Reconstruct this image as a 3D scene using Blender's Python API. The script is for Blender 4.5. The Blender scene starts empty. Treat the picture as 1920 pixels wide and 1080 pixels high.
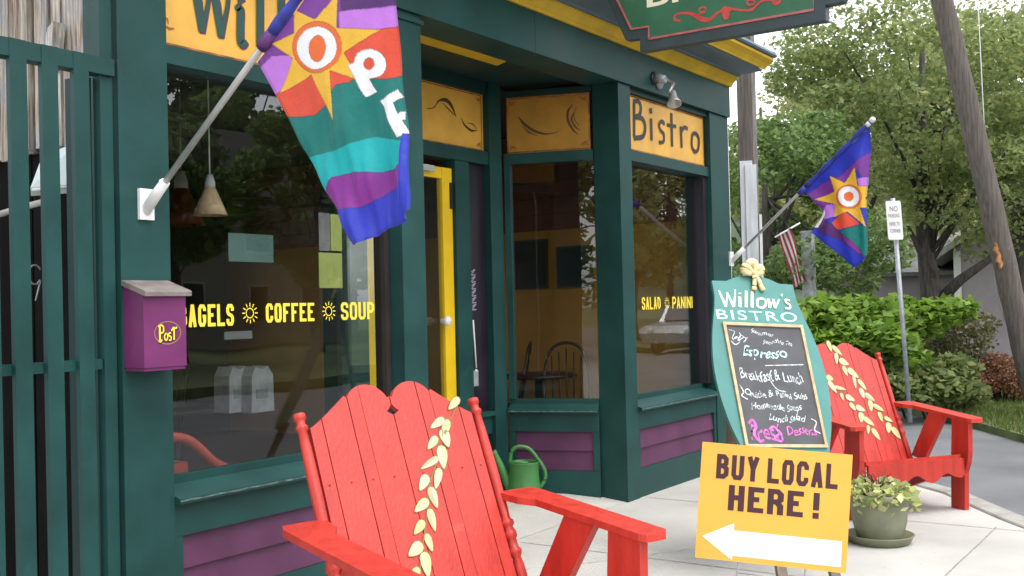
import bpy, bmesh, math, random
import numpy as np
from mathutils import Vector, Matrix

random.seed(7)
RNG = np.random.default_rng(11)
SC = bpy.context.scene
COL = SC.collection
R = math.radians

# ------------------------------------------------------------------ camera
FPX, EYE, YAW, PITCH, ROLL, DIST = 2016.66, 1.4, 0.5975855, 0.0169927, 0.0237044, 3.626285
Fh = Vector((math.cos(YAW), math.sin(YAW), 0)); R0 = Vector((math.sin(YAW), -math.cos(YAW), 0)); ZU = Vector((0, 0, 1))
FW = Fh * math.cos(PITCH) + ZU * math.sin(PITCH); U0 = -Fh * math.sin(PITCH) + ZU * math.cos(PITCH)
RC = math.cos(ROLL) * R0 - math.sin(ROLL) * U0; UC = math.sin(ROLL) * R0 + math.cos(ROLL) * U0
CAM = Vector((0, -DIST, EYE))
cd = bpy.data.cameras.new('camera'); cam = bpy.data.objects.new('camera', cd); COL.objects.link(cam)
cd.sensor_width = 36; cd.lens = 36 * FPX / 1920; cd.clip_end = 2000; cd.clip_start = 0.05
cam.matrix_world = Matrix(((RC.x, UC.x, -FW.x, CAM.x), (RC.y, UC.y, -FW.y, CAM.y), (RC.z, UC.z, -FW.z, CAM.z), (0, 0, 0, 1)))
SC.camera = cam

# ------------------------------------------------------------------ sky, sun, exposure
SUN_EL, SUN_AZ = R(64), R(262)          # direction towards the sun: over the street side
w = bpy.data.worlds.new('World'); SC.world = w; w.use_nodes = True
nt = w.node_tree; nt.nodes.clear()
sky = nt.nodes.new('ShaderNodeTexSky'); sky.sky_type = 'NISHITA'; sky.sun_disc = False
sky.sun_elevation = SUN_EL; sky.sun_rotation = R(90) - SUN_AZ; sky.dust_density = 1.5; sky.air_density = 1.0; sky.ozone_density = 1
hs = nt.nodes.new('ShaderNodeHueSaturation'); hs.inputs['Saturation'].default_value = 0.2; hs.inputs['Value'].default_value = 1.8
bg = nt.nodes.new('ShaderNodeBackground'); bg.inputs[1].default_value = 0.15
ow = nt.nodes.new('ShaderNodeOutputWorld')
nt.links.new(sky.outputs[0], hs.inputs['Color']); nt.links.new(hs.outputs[0], bg.inputs[0]); nt.links.new(bg.outputs[0], ow.inputs[0])
sl = bpy.data.lights.new('sun', 'SUN'); sl.energy = 1.1; sl.angle = R(30); sl.color = (1, .96, .9)
so = bpy.data.objects.new('sun', sl); COL.objects.link(so)
sd = Vector((math.cos(SUN_EL) * math.cos(SUN_AZ), math.cos(SUN_EL) * math.sin(SUN_AZ), math.sin(SUN_EL)))
so.rotation_euler = sd.to_track_quat('Z', 'Y').to_euler(); so.location = sd * 60
SC.view_settings.view_transform = 'Standard'; SC.view_settings.look = 'None'
SC.view_settings.exposure = 0.78; SC.view_settings.gamma = 1
SC.render.engine = 'CYCLES'; SC.cycles.max_bounces = 8; SC.cycles.transparent_max_bounces = 24
SC.cycles.use_denoising = True
SC.cycles.sample_clamp_indirect = 6

# ------------------------------------------------------------------ placing helpers
def ray(px, py): return FW + RC * ((px - 960) / FPX) + UC * ((540 - py) / FPX)
def onY(px, py, y=0.): v = ray(px, py); return CAM + v * ((y - CAM.y) / v.y)
def onX(px, py, x): v = ray(px, py); return CAM + v * ((x - CAM.x) / v.x)
def onZ(px, py, z=0.): v = ray(px, py); return CAM + v * ((z - CAM.z) / v.z)
def atD(px, py, d): v = ray(px, py); return CAM + v * (d / v.dot(Fh))
def onP(px, py, p0, n): v = ray(px, py); return CAM + v * ((Vector(p0) - CAM).dot(n) / v.dot(n))

# ------------------------------------------------------------------ materials
MATS = {}
def M(name, col, rough=.5, var=.08, scale=6., bump=.05, bscale=60., metal=0., spec=.5, piece=0., col2=None, streak=None, detail=6., dirt=None):
    """procedural paint / wood / stone: base colour broken up by noise, fine bump, roughness variation"""
    if name in MATS: return MATS[name]
    m = bpy.data.materials.new(name); m.use_nodes = True; t = m.node_tree; N = t.nodes; L = t.links
    b = N['Principled BSDF']; b.inputs['Metallic'].default_value = metal; b.inputs['Specular IOR Level'].default_value = spec
    tc = N.new('ShaderNodeTexCoord'); mp = N.new('ShaderNodeMapping'); L.new(tc.outputs['Object'], mp.inputs[0])
    if streak: mp.inputs['Scale'].default_value = streak
    n1 = N.new('ShaderNodeTexNoise'); n1.inputs['Scale'].default_value = scale; n1.inputs['Detail'].default_value = detail; L.new(mp.outputs[0], n1.inputs[0])
    rp = N.new('ShaderNodeValToRGB'); L.new(n1.outputs[0], rp.inputs[0])
    c2 = col2 or tuple(c * (1 - 2.2 * var) for c in col)
    c1 = tuple(min(1, c * (1 + var)) for c in col)
    rp.color_ramp.elements[0].position = .32; rp.color_ramp.elements[1].position = .68
    rp.color_ramp.elements[0].color = (*c2, 1); rp.color_ramp.elements[1].color = (*c1, 1)
    out = rp.outputs[0]
    if dirt:
        n3 = N.new('ShaderNodeTexNoise'); n3.inputs['Scale'].default_value = dirt[1]; n3.inputs['Detail'].default_value = 8; n3.inputs['Roughness'].default_value = .7; L.new(tc.outputs['Object'], n3.inputs[0])
        r3 = N.new('ShaderNodeValToRGB'); r3.color_ramp.elements[0].position = dirt[2]; r3.color_ramp.elements[1].position = dirt[2] + .12; L.new(n3.outputs[0], r3.inputs[0])
        mx = N.new('ShaderNodeMixRGB'); mx.inputs[2].default_value = (*dirt[0], 1); L.new(out, mx.inputs[1])
        ml = N.new('ShaderNodeMath'); ml.operation = 'MULTIPLY'; ml.inputs[1].default_value = dirt[3]; L.new(r3.outputs[0], ml.inputs[0]); L.new(ml.outputs[0], mx.inputs[0]); out = mx.outputs[0]
    if piece:
        oi = N.new('ShaderNodeObjectInfo'); hv = N.new('ShaderNodeHueSaturation')
        mr = N.new('ShaderNodeMapRange'); mr.inputs[3].default_value = 1 - piece; mr.inputs[4].default_value = 1 + piece
        L.new(oi.outputs['Random'], mr.inputs[0]); L.new(mr.outputs[0], hv.inputs['Value']); L.new(out, hv.inputs['Color']); out = hv.outputs[0]
    L.new(out, b.inputs['Base Color'])
    n2 = N.new('ShaderNodeTexNoise'); n2.inputs['Scale'].default_value = bscale; n2.inputs['Detail'].default_value = 4; L.new(mp.outputs[0], n2.inputs[0])
    mr2 = N.new('ShaderNodeMapRange'); mr2.inputs[3].default_value = max(.03, rough - .12); mr2.inputs[4].default_value = min(1, rough + .12); L.new(n1.outputs[0], mr2.inputs[0]); L.new(mr2.outputs[0], b.inputs['Roughness'])
    if bump:
        bp = N.new('ShaderNodeBump'); bp.inputs['Strength'].default_value = bump; bp.inputs['Distance'].default_value = .01
        L.new(n2.outputs[0], bp.inputs['Height']); L.new(bp.outputs[0], b.inputs['Normal'])
    MATS[name] = m; return m

def leafmat(name, cols, trans=.35, rough=.5):
    if name in MATS: return MATS[name]
    m = bpy.data.materials.new(name); m.use_nodes = True; t = m.node_tree; N = t.nodes; L = t.links
    b = N['Principled BSDF']; o = N['Material Output']; b.inputs['Roughness'].default_value = rough; b.inputs['Specular IOR Level'].default_value = .35
    g = N.new('ShaderNodeNewGeometry'); rp = N.new('ShaderNodeValToRGB'); L.new(g.outputs['Random Per Island'], rp.inputs[0])
    els = rp.color_ramp.elements
    while len(els) < len(cols): els.new(.5)
    for i, c in enumerate(cols): els[i].position = i / max(1, len(cols) - 1); els[i].color = (*c, 1)
    tr = N.new('ShaderNodeBsdfTranslucent'); mx = N.new('ShaderNodeMixShader'); mx.inputs[0].default_value = trans
    hv = N.new('ShaderNodeHueSaturation'); hv.inputs['Value'].default_value = 1.2; hv.inputs['Hue'].default_value = .49
    L.new(rp.outputs[0], b.inputs['Base Color']); L.new(rp.outputs[0], hv.inputs['Color']); L.new(hv.outputs[0], tr.inputs[0])
    L.new(b.outputs[0], mx.inputs[1]); L.new(tr.outputs[0], mx.inputs[2]); L.new(mx.outputs[0], o.inputs[0])
    MATS[name] = m; return m

def glassmat(name, tint=(.82, .85, .84), ior=1.5, mul=1.7, rough=.0):
    m = bpy.data.materials.new(name); m.use_nodes = True; t = m.node_tree; N = t.nodes; L = t.links
    for n in list(N): N.remove(n)
    o = N.new('ShaderNodeOutputMaterial'); tb = N.new('ShaderNodeBsdfTransparent'); tb.inputs[0].default_value = (*tint, 1)
    gb = N.new('ShaderNodeBsdfGlossy'); gb.inputs['Roughness'].default_value = rough
    # slight waviness of old plate glass
    tc = N.new('ShaderNodeTexCoord'); nz = N.new('ShaderNodeTexNoise'); nz.inputs['Scale'].default_value = 2.2; nz.inputs['Detail'].default_value = 1
    bp = N.new('ShaderNodeBump'); bp.inputs['Strength'].default_value = .06; bp.inputs['Distance'].default_value = .02
    L.new(tc.outputs['Object'], nz.inputs[0]); L.new(nz.outputs[0], bp.inputs['Height']); L.new(bp.outputs[0], gb.inputs['Normal'])
    # Schlick reflectance, the same on both faces of the pane
    ge = N.new('ShaderNodeNewGeometry'); dt = N.new('ShaderNodeVectorMath'); dt.operation = 'DOT_PRODUCT'; L.new(ge.outputs['Normal'], dt.inputs[0]); L.new(ge.outputs['Incoming'], dt.inputs[1])
    def mth(op, a, b=None, clamp=False):
        n_ = N.new('ShaderNodeMath'); n_.operation = op; n_.use_clamp = clamp
        for i_, v_ in enumerate((a, b)):
            if v_ is None: continue
            if isinstance(v_, (int, float)): n_.inputs[i_].default_value = v_
            else: L.new(v_, n_.inputs[i_])
        return n_.outputs[0]
    r0 = ((ior - 1) / (ior + 1)) ** 2
    sch = mth('ADD', mth('MULTIPLY', mth('POWER', mth('SUBTRACT', 1.0, mth('ABSOLUTE', dt.outputs['Value'])), 5.0), 1 - r0), r0)
    mx = N.new('ShaderNodeMixShader'); L.new(mth('MULTIPLY', sch, mul, True), mx.inputs[0])
    L.new(tb.outputs[0], mx.inputs[1]); L.new(gb.outputs[0], mx.inputs[2]); L.new(mx.outputs[0], o.inputs[0])
    MATS[name] = m; return m

green = M('green paint', (.0095, .055, .050), .5, .12, 3.5, .10, 60, spec=.32, dirt=((.022, .078, .07), 9, .60, .45))
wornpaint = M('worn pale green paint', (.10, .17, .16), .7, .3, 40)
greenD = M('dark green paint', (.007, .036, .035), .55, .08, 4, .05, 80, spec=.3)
purple = M('purple clapboard paint', (.095, .024, .074), .5, .1, 5, .08, 70, piece=.08, dirt=((.15, .06, .12), 12, .64, .3))
mauve = M('purple mailbox paint', (.155, .024, .115), .42, .08, 6, .03, 80)
yellow = M('yellow trim paint', (.64, .40, .015), .45, .08, 6, .04, 80)
dooryel = M('yellow door paint', (.78, .5, .01), .4, .06, 5, .03, 80)
boardyel = M('signboard yellow', (.80, .43, .07), .5, .06, 7, .02, 60)
slate = M('slate blue paint', (.10, .15, .18), .5, .08, 6, .04, 80)
rustm = M('rusty screw head', (.16, .035, .02), .7)
redp = M('red chair paint', (.50, .034, .021), .42, .10, 4, .22, 26, piece=.07, streak=(4, 4, .8), dirt=((.60, .12, .075), 11, .63, .5))
leafpaint = leafmat('cream leaf paint', [(.58, .56, .32), (.52, .52, .20), (.64, .62, .44), (.42, .47, .20), (.46, .44, .34)], .0)
leafhalf = leafmat('olive leaf shading paint', [(.40, .44, .18), (.50, .50, .24), (.56, .54, .34), (.34, .36, .20)], .0)
leafline = M('leaf outline paint', (.22, .13, .03), .5, .1)
concrete = M('concrete', (.46, .445, .41), .85, .09, 1.3, .35, 160, dirt=((.30, .28, .25), 9, .60, .55))
kerbm = M('kerb concrete', (.34, .33, .30), .9, .15, 6, .5, 60, dirt=((.14, .14, .12), 12, .58, .6))
asphalt = M('asphalt', (.15, .153, .16), .85, .12, 1.2, .5, 260, dirt=((.19, .19, .19), 4, .58, .5))
grassm = M('lawn ground', (.10, .13, .04), .95, .25, 3, .6, 40)
oldwood = M('weathered boards', (.50, .46, .40), .85, .25, 9, .5, 40, piece=.4, streak=(9, 9, .5), col2=(.17, .10, .055), dirt=((.30, .32, .35), 5, .5, .75))
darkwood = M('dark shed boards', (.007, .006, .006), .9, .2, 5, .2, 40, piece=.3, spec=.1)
polewood = M('utility pole wood', (.125, .105, .09), .9, .2, 8, .6, 40, streak=(6, 6, .35), dirt=((.19, .16, .13), 8, .6, .6))
scar = M('fresh scarred wood', (.36, .17, .06), .9, .25, 14, .4, 60)
white = M('white paint', (.75, .75, .74), .5, .05, 6, .04, 60)
whiteshade = M('shaded white board', (.62, .64, .66), .6, .08, 6, .1, 60, streak=(5, 5, .6))  # bluish tone paints in the shaded side of the timber post's white boards
alum = M('brushed aluminium', (.55, .55, .54), .38, .05, 10, .02, 90, metal=.6)
galv = M('galvanised steel', (.38, .41, .43), .5, .12, 14, .05, 90, metal=.4)
black = M('black metal', (.012, .012, .013), .4, .1)
cream = M('cream lettering', (.80, .74, .52), .5, .05)
signgreen = M('signboard green', (.028, .125, .062), .45, .08, 7, .03, 60)
signframe = M('signboard slate frame', (.035, .055, .058), .5, .1)
signred = M('scroll red paint', (.55, .06, .045), .5, .12, 20)
pinkline = M('liner pink paint', (.45, .12, .12), .5, .12, 20)
ink = M('dark green lettering', (.018, .07, .055), .5, .08)
plum = M('plum lettering shade', (.085, .03, .07), .5, .08)
brownink = M('dark brown lettering', (.03, .018, .018), .5, .1)
motif = M('umber motif paint', (.10, .06, .02), .5, .2, 20)
borderor = M('burnt orange border', (.42, .14, .03), .5, .3, 15)
glassyel = M('yellow vinyl letter', (.86, .66, .06), .45, .03)
teal = M('teal board paint', (.055, .215, .195), .5, .07, 6, .05, 70, dirt=((.09, .26, .24), 8, .6, .5))
slateb = M('chalkboard', (.055, .055, .062), .75, .2, 7, .05, 60, col2=(.085, .087, .095))
chalkw = M('white chalk', (.72, .80, .80), .9, .3, 60, 0)
chalkc = M('cyan chalk', (.55, .92, .90), .9, .15, 60, 0)
chalkp = M('pink chalk', (.72, .16, .52), .9, .25, 60, 0)
mint = M('mint lettering', (.55, .88, .80), .5, .06)
tanwood = M('tan wood frame', (.55, .40, .22), .55, .12, 20)
yardyel = M('yard sign orange yellow', (.88, .42, .06), .45, .03, 4, 0)
yardink = M('yard sign maroon print', (.055, .014, .022), .5, .05)
yardwhite = M('yard sign white print', (.9, .9, .89), .45, .01)
canm = M('green plastic', (.055, .20, .055), .42, .06, 8, .02, 60)
potm = M('sage plastic pot', (.21, .22, .14), .5, .1, 9, .04, 70)
soil = M('potting soil', (.03, .02, .015), .95, .3, 30, .8, 60)
lidm = M('weathered grey lid', (.21, .18, .165), .7, .15, 12, .2, 50)
intred = M('red brown panelling', (.16, .038, .022), .5, .12, 6, .1, 40, piece=.12)
intyel = M('mustard wall', (.44, .21, .03), .65, .08, 3, .05, 50)
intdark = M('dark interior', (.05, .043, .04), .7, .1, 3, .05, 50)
intfloor = M('wooden floor', (.10, .06, .035), .45, .15, 4, .1, 30, streak=(1, 9, 1))
chairwood = M('dark chair wood', (.045, .022, .02), .4, .15, 8)
menub = M('black menu board', (.010, .010, .012), .55, .2, 6)
paperg = M('lime paper', (.30, .34, .09), .7, .05)
paperw = M('white paper', (.72, .73, .72), .7, .05)
seafoam = M('seafoam card', (.11, .20, .18), .6, .06)
amber = M('amber glass shade', (.86, .60, .36), .25, .1, 12)
redshade = M('red glass shade', (.22, .035, .014), .3, .1)
purpdark = M('aubergine panel', (.014, .008, .018), .4, .1)
housem = M('mauve grey siding', (.33, .29, .315), .8, .05, 3, .06, 30)
rooflight = M('pale shingle roof', (.33, .32, .32), .85, .15, 9, .4, 30)
palehouse = M('pale house siding', (.24, .22, .19), .75, .05, 3, .05, 30)
bark = M('dark bark', (.06, .05, .042), .95, .3, 8, .7, 20, streak=(3, 3, .6))
plasticsheet = M('milky plastic sheet', (.62, .72, .72), .35, .08, 5, .1, 30)
tyre = M('tyre rubber', (.02, .02, .02), .8, .1)
carsilver = M('silver car paint', (.45, .46, .48), .25, .03, metal=.5)
winglass = M('dark window glass', (.02, .024, .028), .08, .1, spec=.6)
bowm = M('straw yellow ribbon', (.86, .70, .36), .6, .12, 20)
flagred = M('flag red', (.25, .015, .022), .7, .1)
flagwhite = M('flag white', (.45, .44, .43), .7, .05)
glass = glassmat('plate glass', (.94, .955, .95), 1.52, 1.65)

L_TREE = leafmat('leaves mid green', [(.10, .155, .05), (.21, .27, .09), (.34, .38, .15), (.14, .20, .07), (.25, .29, .10)], .55)
L_OLIVE = leafmat('leaves olive', [(.15, .19, .06), (.28, .31, .10), (.40, .41, .19), (.21, .25, .09), (.32, .33, .13)], .55)
L_DARK = leafmat('leaves dark green', [(.06, .11, .035), (.14, .22, .065), (.23, .33, .11), (.09, .165, .05)], .5)
L_BRIGHT = leafmat('leaves bright green', [(.10, .20, .022), (.20, .34, .045), (.29, .43, .08), (.07, .14, .02)], .48)
L_RUST = leafmat('rusty shrub', [(.24, .095, .055), (.32, .14, .09), (.17, .09, .045), (.14, .12, .045)], .35)
L_STRAW = leafmat('sparse shrub', [(.09, .11, .03), (.13, .13, .05), (.12, .09, .05), (.07, .11, .03)], .3)
L_POT = leafmat('variegated leaves', [(.55, .55, .22), (.35, .42, .12), (.62, .60, .34), (.10, .20, .04)], .3)
L_PURP = leafmat('burgundy grass', [(.05, .025, .025), (.08, .03, .03), (.04, .04, .02)], .2)
L_GRASS = leafmat('grass blades', [(.07, .13, .02), (.10, .17, .03), (.14, .17, .05), (.18, .17, .07)], .4)

# ------------------------------------------------------------------ geometry helpers
def link(o, parent=None):
    COL.objects.link(o)
    if parent: o.parent = parent
    return o
def tag(o, label=None, cat=None, group=None, kind=None):
    if label: o['label'] = label
    if cat: o['category'] = cat
    if group: o['group'] = group
    if kind: o['kind'] = kind
    return o
def thing(name, label, cat, loc=(0, 0, 0), rz=0., group=None):
    o = bpy.data.objects.new(name, None); o.empty_display_size = .1; COL.objects.link(o)
    o.location = loc; o.rotation_euler = (0, 0, rz)
    return tag(o, label, cat, group)
def setmat(me, mat):
    for m in (mat if isinstance(mat, (list, tuple)) else [mat]): me.materials.append(m)
def obj(name, bm, mat, parent=None, smooth=False, bevel=0., segs=1):
    """bmesh -> one linked mesh object"""
    if bevel: bmesh.ops.bevel(bm, geom=[e for e in bm.edges if e.is_manifold and e.calc_face_angle(0) > .6], offset=bevel, segments=segs, affect='EDGES', profile=.6, clamp_overlap=True)
    bmesh.ops.recalc_face_normals(bm, faces=bm.faces[:])
    me = bpy.data.meshes.new(name); bm.to_mesh(me); bm.free(); setmat(me, mat)
    if smooth: me.polygons.foreach_set('use_smooth', [True] * len(me.polygons))
    return link(bpy.data.objects.new(name, me), parent)
def add_box(bm, x0, x1, y0, y1, z0, z1, f=None):
    v = [bm.verts.new(f(x, y, z) if f else (x, y, z)) for z in (z0, z1) for y in (y0, y1) for x in (x0, x1)]
    for a in ((0, 2, 3, 1), (4, 5, 7, 6), (0, 1, 5, 4), (2, 6, 7, 3), (1, 3, 7, 5), (0, 4, 6, 2)): bm.faces.new([v[i] for i in a])
def box(name, x0, x1, y0, y1, z0, z1, mat, parent=None, bevel=.004, f=None):
    bm = bmesh.new(); add_box(bm, min(x0, x1), max(x0, x1), min(y0, y1), max(y0, y1), min(z0, z1), max(z0, z1), f)
    return obj(name, bm, mat, parent, bevel=bevel)
def add_prism(bm, pts, a, b, f):
    """polygon pts (p,q) swept from a to b, f(p,q,t) -> xyz"""
    A = [bm.verts.new(f(p, q, a)) for p, q in pts]; B = [bm.verts.new(f(p, q, b)) for p, q in pts]
    n = len(pts); bm.faces.new(A); bm.faces.new(B[::-1])
    for i in range(n): bm.faces.new((A[i], B[i], B[(i + 1) % n], A[(i + 1) % n]))
def prism(name, pts, a, b, f, mat, parent=None, bevel=.0, smooth=False):
    bm = bmesh.new(); add_prism(bm, pts, a, b, f); return obj(name, bm, mat, parent, bevel=bevel, smooth=smooth)
def add_lathe(bm, prof, n=20, f=None, cap=True):
    rings = []
    for r, z in prof:
        rings.append([bm.verts.new((f or (lambda p: p))(Vector((r * math.cos(2 * math.pi * i / n), r * math.sin(2 * math.pi * i / n), z)))) for i in range(n)])
    for a, b in zip(rings, rings[1:]):
        for i in range(n): bm.faces.new((a[i], a[(i + 1) % n], b[(i + 1) % n], b[i]))
    if cap:
        if prof[0][0] > 1e-5: bm.faces.new(rings[0][::-1])
        if prof[-1][0] > 1e-5: bm.faces.new(rings[-1])
def lathe(name, prof, mat, parent=None, n=20, f=None, loc=None):
    g = f or ((lambda p, l=Vector(loc): p + l) if loc is not None else None)
    bm = bmesh.new(); add_lathe(bm, prof, n, g); return obj(name, bm, mat, parent, smooth=True)
def add_tube(bm, pts, rad, n=8):
    pts = [Vector(p) for p in pts]; rs = rad if isinstance(rad, (list, tuple)) else [rad] * len(pts)
    up = Vector((0, 0, 1)); rings = []
    for i, p in enumerate(pts):
        d = (pts[min(i + 1, len(pts) - 1)] - pts[max(i - 1, 0)]).normalized()
        a = d.cross(up if abs(d.z) < .95 else Vector((1, 0, 0))).normalized(); b = d.cross(a)
        if rings and len(rings) > 0:
            pass
        rings.append([bm.verts.new(p + rs[i] * (a * math.cos(2 * math.pi * k / n) + b * math.sin(2 * math.pi * k / n))) for k in range(n)])
    for A, B in zip(rings, rings[1:]):
        for k in range(n): bm.faces.new((A[k], A[(k + 1) % n], B[(k + 1) % n], B[k]))
    bm.faces.new(rings[0][::-1]); bm.faces.new(rings[-1])
def tube(name, pts, rad, mat, parent=None, n=10):
    bm = bmesh.new(); add_tube(bm, pts, rad, n); return obj(name, bm, mat, parent, smooth=True)
def smooth_pts(pts, k=6):
    """Catmull-Rom through 2D/3D points"""
    P = [np.array(p, float) for p in pts]
    if len(P) < 3: return [tuple(p) for p in P]
    P = [2 * P[0] - P[1]] + P + [2 * P[-1] - P[-2]]; o = []
    for i in range(1, len(P) - 2):
        for j in range(k):
            t = j / k; o.append(tuple(.5 * ((2 * P[i]) + (-P[i - 1] + P[i + 1]) * t + (2 * P[i - 1] - 5 * P[i] + 4 * P[i + 1] - P[i + 2]) * t * t + (-P[i - 1] + 3 * P[i] - 3 * P[i + 1] + P[i + 2]) * t ** 3)))
    o.append(tuple(P[-2])); return o
def strokes(name, lines, f, mat, parent=None, flip=1):
    """painted brush strokes: lines = [(points, width or (w0..w1))], f(u,v) -> xyz on the painted surface"""
    bm = bmesh.new(); o0 = Vector(f(0, 0)); nl = (Vector(f(1, 0)) - o0).cross(Vector(f(0, 1)) - o0).normalized() * flip
    for li, (pts, wd) in enumerate(lines):
        up = nl * (li * .0003); pts = [np.array(p, float) for p in pts]; n = len(pts)
        ws = [wd] * n if not isinstance(wd, (list, tuple)) else [np.interp(i / (n - 1), np.linspace(0, 1, len(wd)), wd) for i in range(n)]
        prev = None
        for i in range(n):
            d = pts[min(i + 1, n - 1)] - pts[max(i - 1, 0)]; d = d / (np.linalg.norm(d) + 1e-9); nn = np.array((-d[1], d[0])) * ws[i] / 2
            a = bm.verts.new(Vector(f(*(pts[i] + nn))) + up); b = bm.verts.new(Vector(f(*(pts[i] - nn))) + up)
            if prev: bm.faces.new((prev[0], a, b, prev[1]))
            prev = (a, b)
    me = bpy.data.meshes.new(name); bm.to_mesh(me); bm.free(); setmat(me, mat)
    return link(bpy.data.objects.new(name, me), parent)
def text(name, body, mat, f, height, width=None, bold=0., shear=0., parent=None, spacing=1.):
    """lettering as flat mesh; local (u,v) with lower-left corner at 0,0; letter block scaled to height/width"""
    cu = bpy.data.curves.new('t', 'FONT'); cu.body = body; cu.size = 1; cu.offset = bold; cu.shear = shear; cu.resolution_u = 4; cu.space_character = spacing
    to = bpy.data.objects.new('t', cu); me = bpy.data.meshes.new_from_object(to); bpy.data.objects.remove(to); bpy.data.curves.remove(cu)
    co = np.empty(len(me.vertices) * 3); me.vertices.foreach_get('co', co); co = co.reshape(-1, 3)
    lo = co.min(0); hi = co.max(0); sy = height / (hi[1] - lo[1]); sx = (width / (hi[0] - lo[0])) if width else sy
    co[:, 0] = (co[:, 0] - lo[0]) * sx; co[:, 1] = (co[:, 1] - lo[1]) * sy
    me.vertices.foreach_set('co', np.array([tuple(f(c[0], c[1])) for c in co]).ravel()); me.update()
    me.name = name; me.materials.clear(); setmat(me, mat)
    return link(bpy.data.objects.new(name, me), parent)
_S = lambda *p: list(p)
BLOCK = {'A': [[(0, 0), (.5, 1)], [(.5, 1), (1, 0)], [(.2, .28), (.8, .28)]], 'B': [[(0, 0), (0, 1)], [(0, 1), (.62, 1), (.92, .88), (.92, .66), (.62, .53), (0, .53)], [(.62, .53), (1, .4), (1, .13), (.65, 0), (0, 0)]],
         'C': [[(1, .70), (1, .86), (.75, 1), (.25, 1), (0, .85), (0, .15), (.25, 0), (.75, 0), (1, .14), (1, .32)]], 'D': [[(0, 0), (0, 1), (.55, 1), (1, .8), (1, .2), (.55, 0), (0, 0)]], 'E': [[(1, 1), (0, 1), (0, 0), (1, 0)], [(0, .52), (.85, .52)]],
         'F': [[(1, 1), (0, 1), (0, 0)], [(0, .52), (.82, .52)]], 'G': [[(1, .74), (1, .86), (.75, 1), (.25, 1), (0, .85), (0, .15), (.25, 0), (.75, 0), (1, .15), (1, .45), (.6, .45)]], 'H': [[(0, 0), (0, 1)], [(1, 0), (1, 1)], [(0, .52), (1, .52)]],
         'I': [[(.5, 0), (.5, 1)]], 'L': [[(0, 1), (0, 0), (1, 0)]], 'N': [[(0, 0), (0, 1)], [(0, 1), (1, 0)], [(1, 0), (1, 1)]], 'O': [[(.5, 1), (.2, 1), (0, .85), (0, .15), (.2, 0), (.8, 0), (1, .15), (1, .85), (.8, 1), (.5, 1)]],
         'P': [[(0, 0), (0, 1)], [(0, 1), (.7, 1), (1, .86), (1, .58), (.7, .44), (0, .44)]], 'R': [[(0, 0), (0, 1)], [(0, 1), (.7, 1), (1, .86), (1, .62), (.7, .5), (0, .5)], [(.62, .5), (1, .3), (1, 0)]],
         'S': [[(1, .72), (1, .88), (.78, 1), (.22, 1), (0, .86), (0, .66), (.2, .54), (.8, .46), (1, .34), (1, .14), (.78, 0), (.22, 0), (0, .12), (0, .28)]], 'U': [[(0, 1), (0, .15), (.22, 0), (.78, 0), (1, .15), (1, 1)]], 'Y': [[(0, 1), (.5, .48)], [(1, 1), (.5, .48)], [(.5, .55), (.5, 0)]], '!': [[(.5, 1), (.5, .28)], [(.5, .16), (.5, 0)]]}
def block_text(name, body, mat, f, height, width, weight, parent=None, gap=.22):
    """heavy condensed capitals: every bar a mitred strip, laid out to fill width x height; weight = bar width / letter height"""
    wts = [(.35 if c in 'I!' else 1.) for c in body]; n = sum(wts) + gap * (len(body) - 1); uw = width / n; st = weight * height; bm = bmesh.new(); x = 0; o0 = Vector(f(0, 0)); nl = (Vector(f(1, 0)) - o0).cross(Vector(f(0, 1)) - o0).normalized()
    for c, k in zip(body, wts):
        lw = uw * k; hx = min(st / 2, lw * .19 if c not in 'I!' else lw / 2 - .0005)
        for li, line in enumerate(BLOCK[c]):
            P = [np.array((x + hx + p[0] * (lw - 2 * hx), st * .42 + p[1] * (height - st * .84))) for p in line]
            if c in 'I!' or (c in 'HUYNABPRDEFL' and len(line) >= 2):
                # run open vertical ends out to the full letter height
                for e in (0, -1):
                    if line[e][1] in (0, 1) and abs(line[e][0] - line[1 if e == 0 else -2][0]) < .6 and abs(line[e][1] - line[1 if e == 0 else -2][1]) > .1: P[e] = P[e] + np.array((0, st * .42 * (1 if line[e][1] == 1 else -1)))
                    elif line[e][0] in (0, 1) and abs(line[e][1] - line[1 if e == 0 else -2][1]) < .01: P[e] = P[e] + np.array((hx * (1 if line[e][0] == 1 else -1), 0))
            m = len(P); closed = m > 2 and np.allclose(P[0], P[-1]); L_, R_ = [], []
            for i in range(m):
                a = P[i] - P[i - 1] if i else (P[i] - P[-2] if closed else P[1] - P[0]); b = P[i + 1] - P[i] if i < m - 1 else (P[1] - P[0] if closed else a)
                a = a / np.linalg.norm(a); b = b / np.linalg.norm(b); na, nb = np.array((-a[1], a[0])), np.array((-b[1], b[0])); nn = na + nb; nn = nn / (nn @ na)
                # bars are as wide as hx across, a little thinner up and down
                sc = np.array((hx, st * .42)); L_.append(P[i] + nn * sc); R_.append(P[i] - nn * sc)
            lv = [bm.verts.new(Vector(f(*q)) + nl * (li * .0004)) for q in L_]; rv = [bm.verts.new(Vector(f(*q)) + nl * (li * .0004)) for q in R_]
            for i in range(m - 1): bm.faces.new((lv[i], lv[i + 1], rv[i + 1], rv[i]))
        x += lw + gap * uw
    me = bpy.data.meshes.new(name); bm.to_mesh(me); bm.free(); setmat(me, mat); return link(bpy.data.objects.new(name, me), parent)
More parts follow.
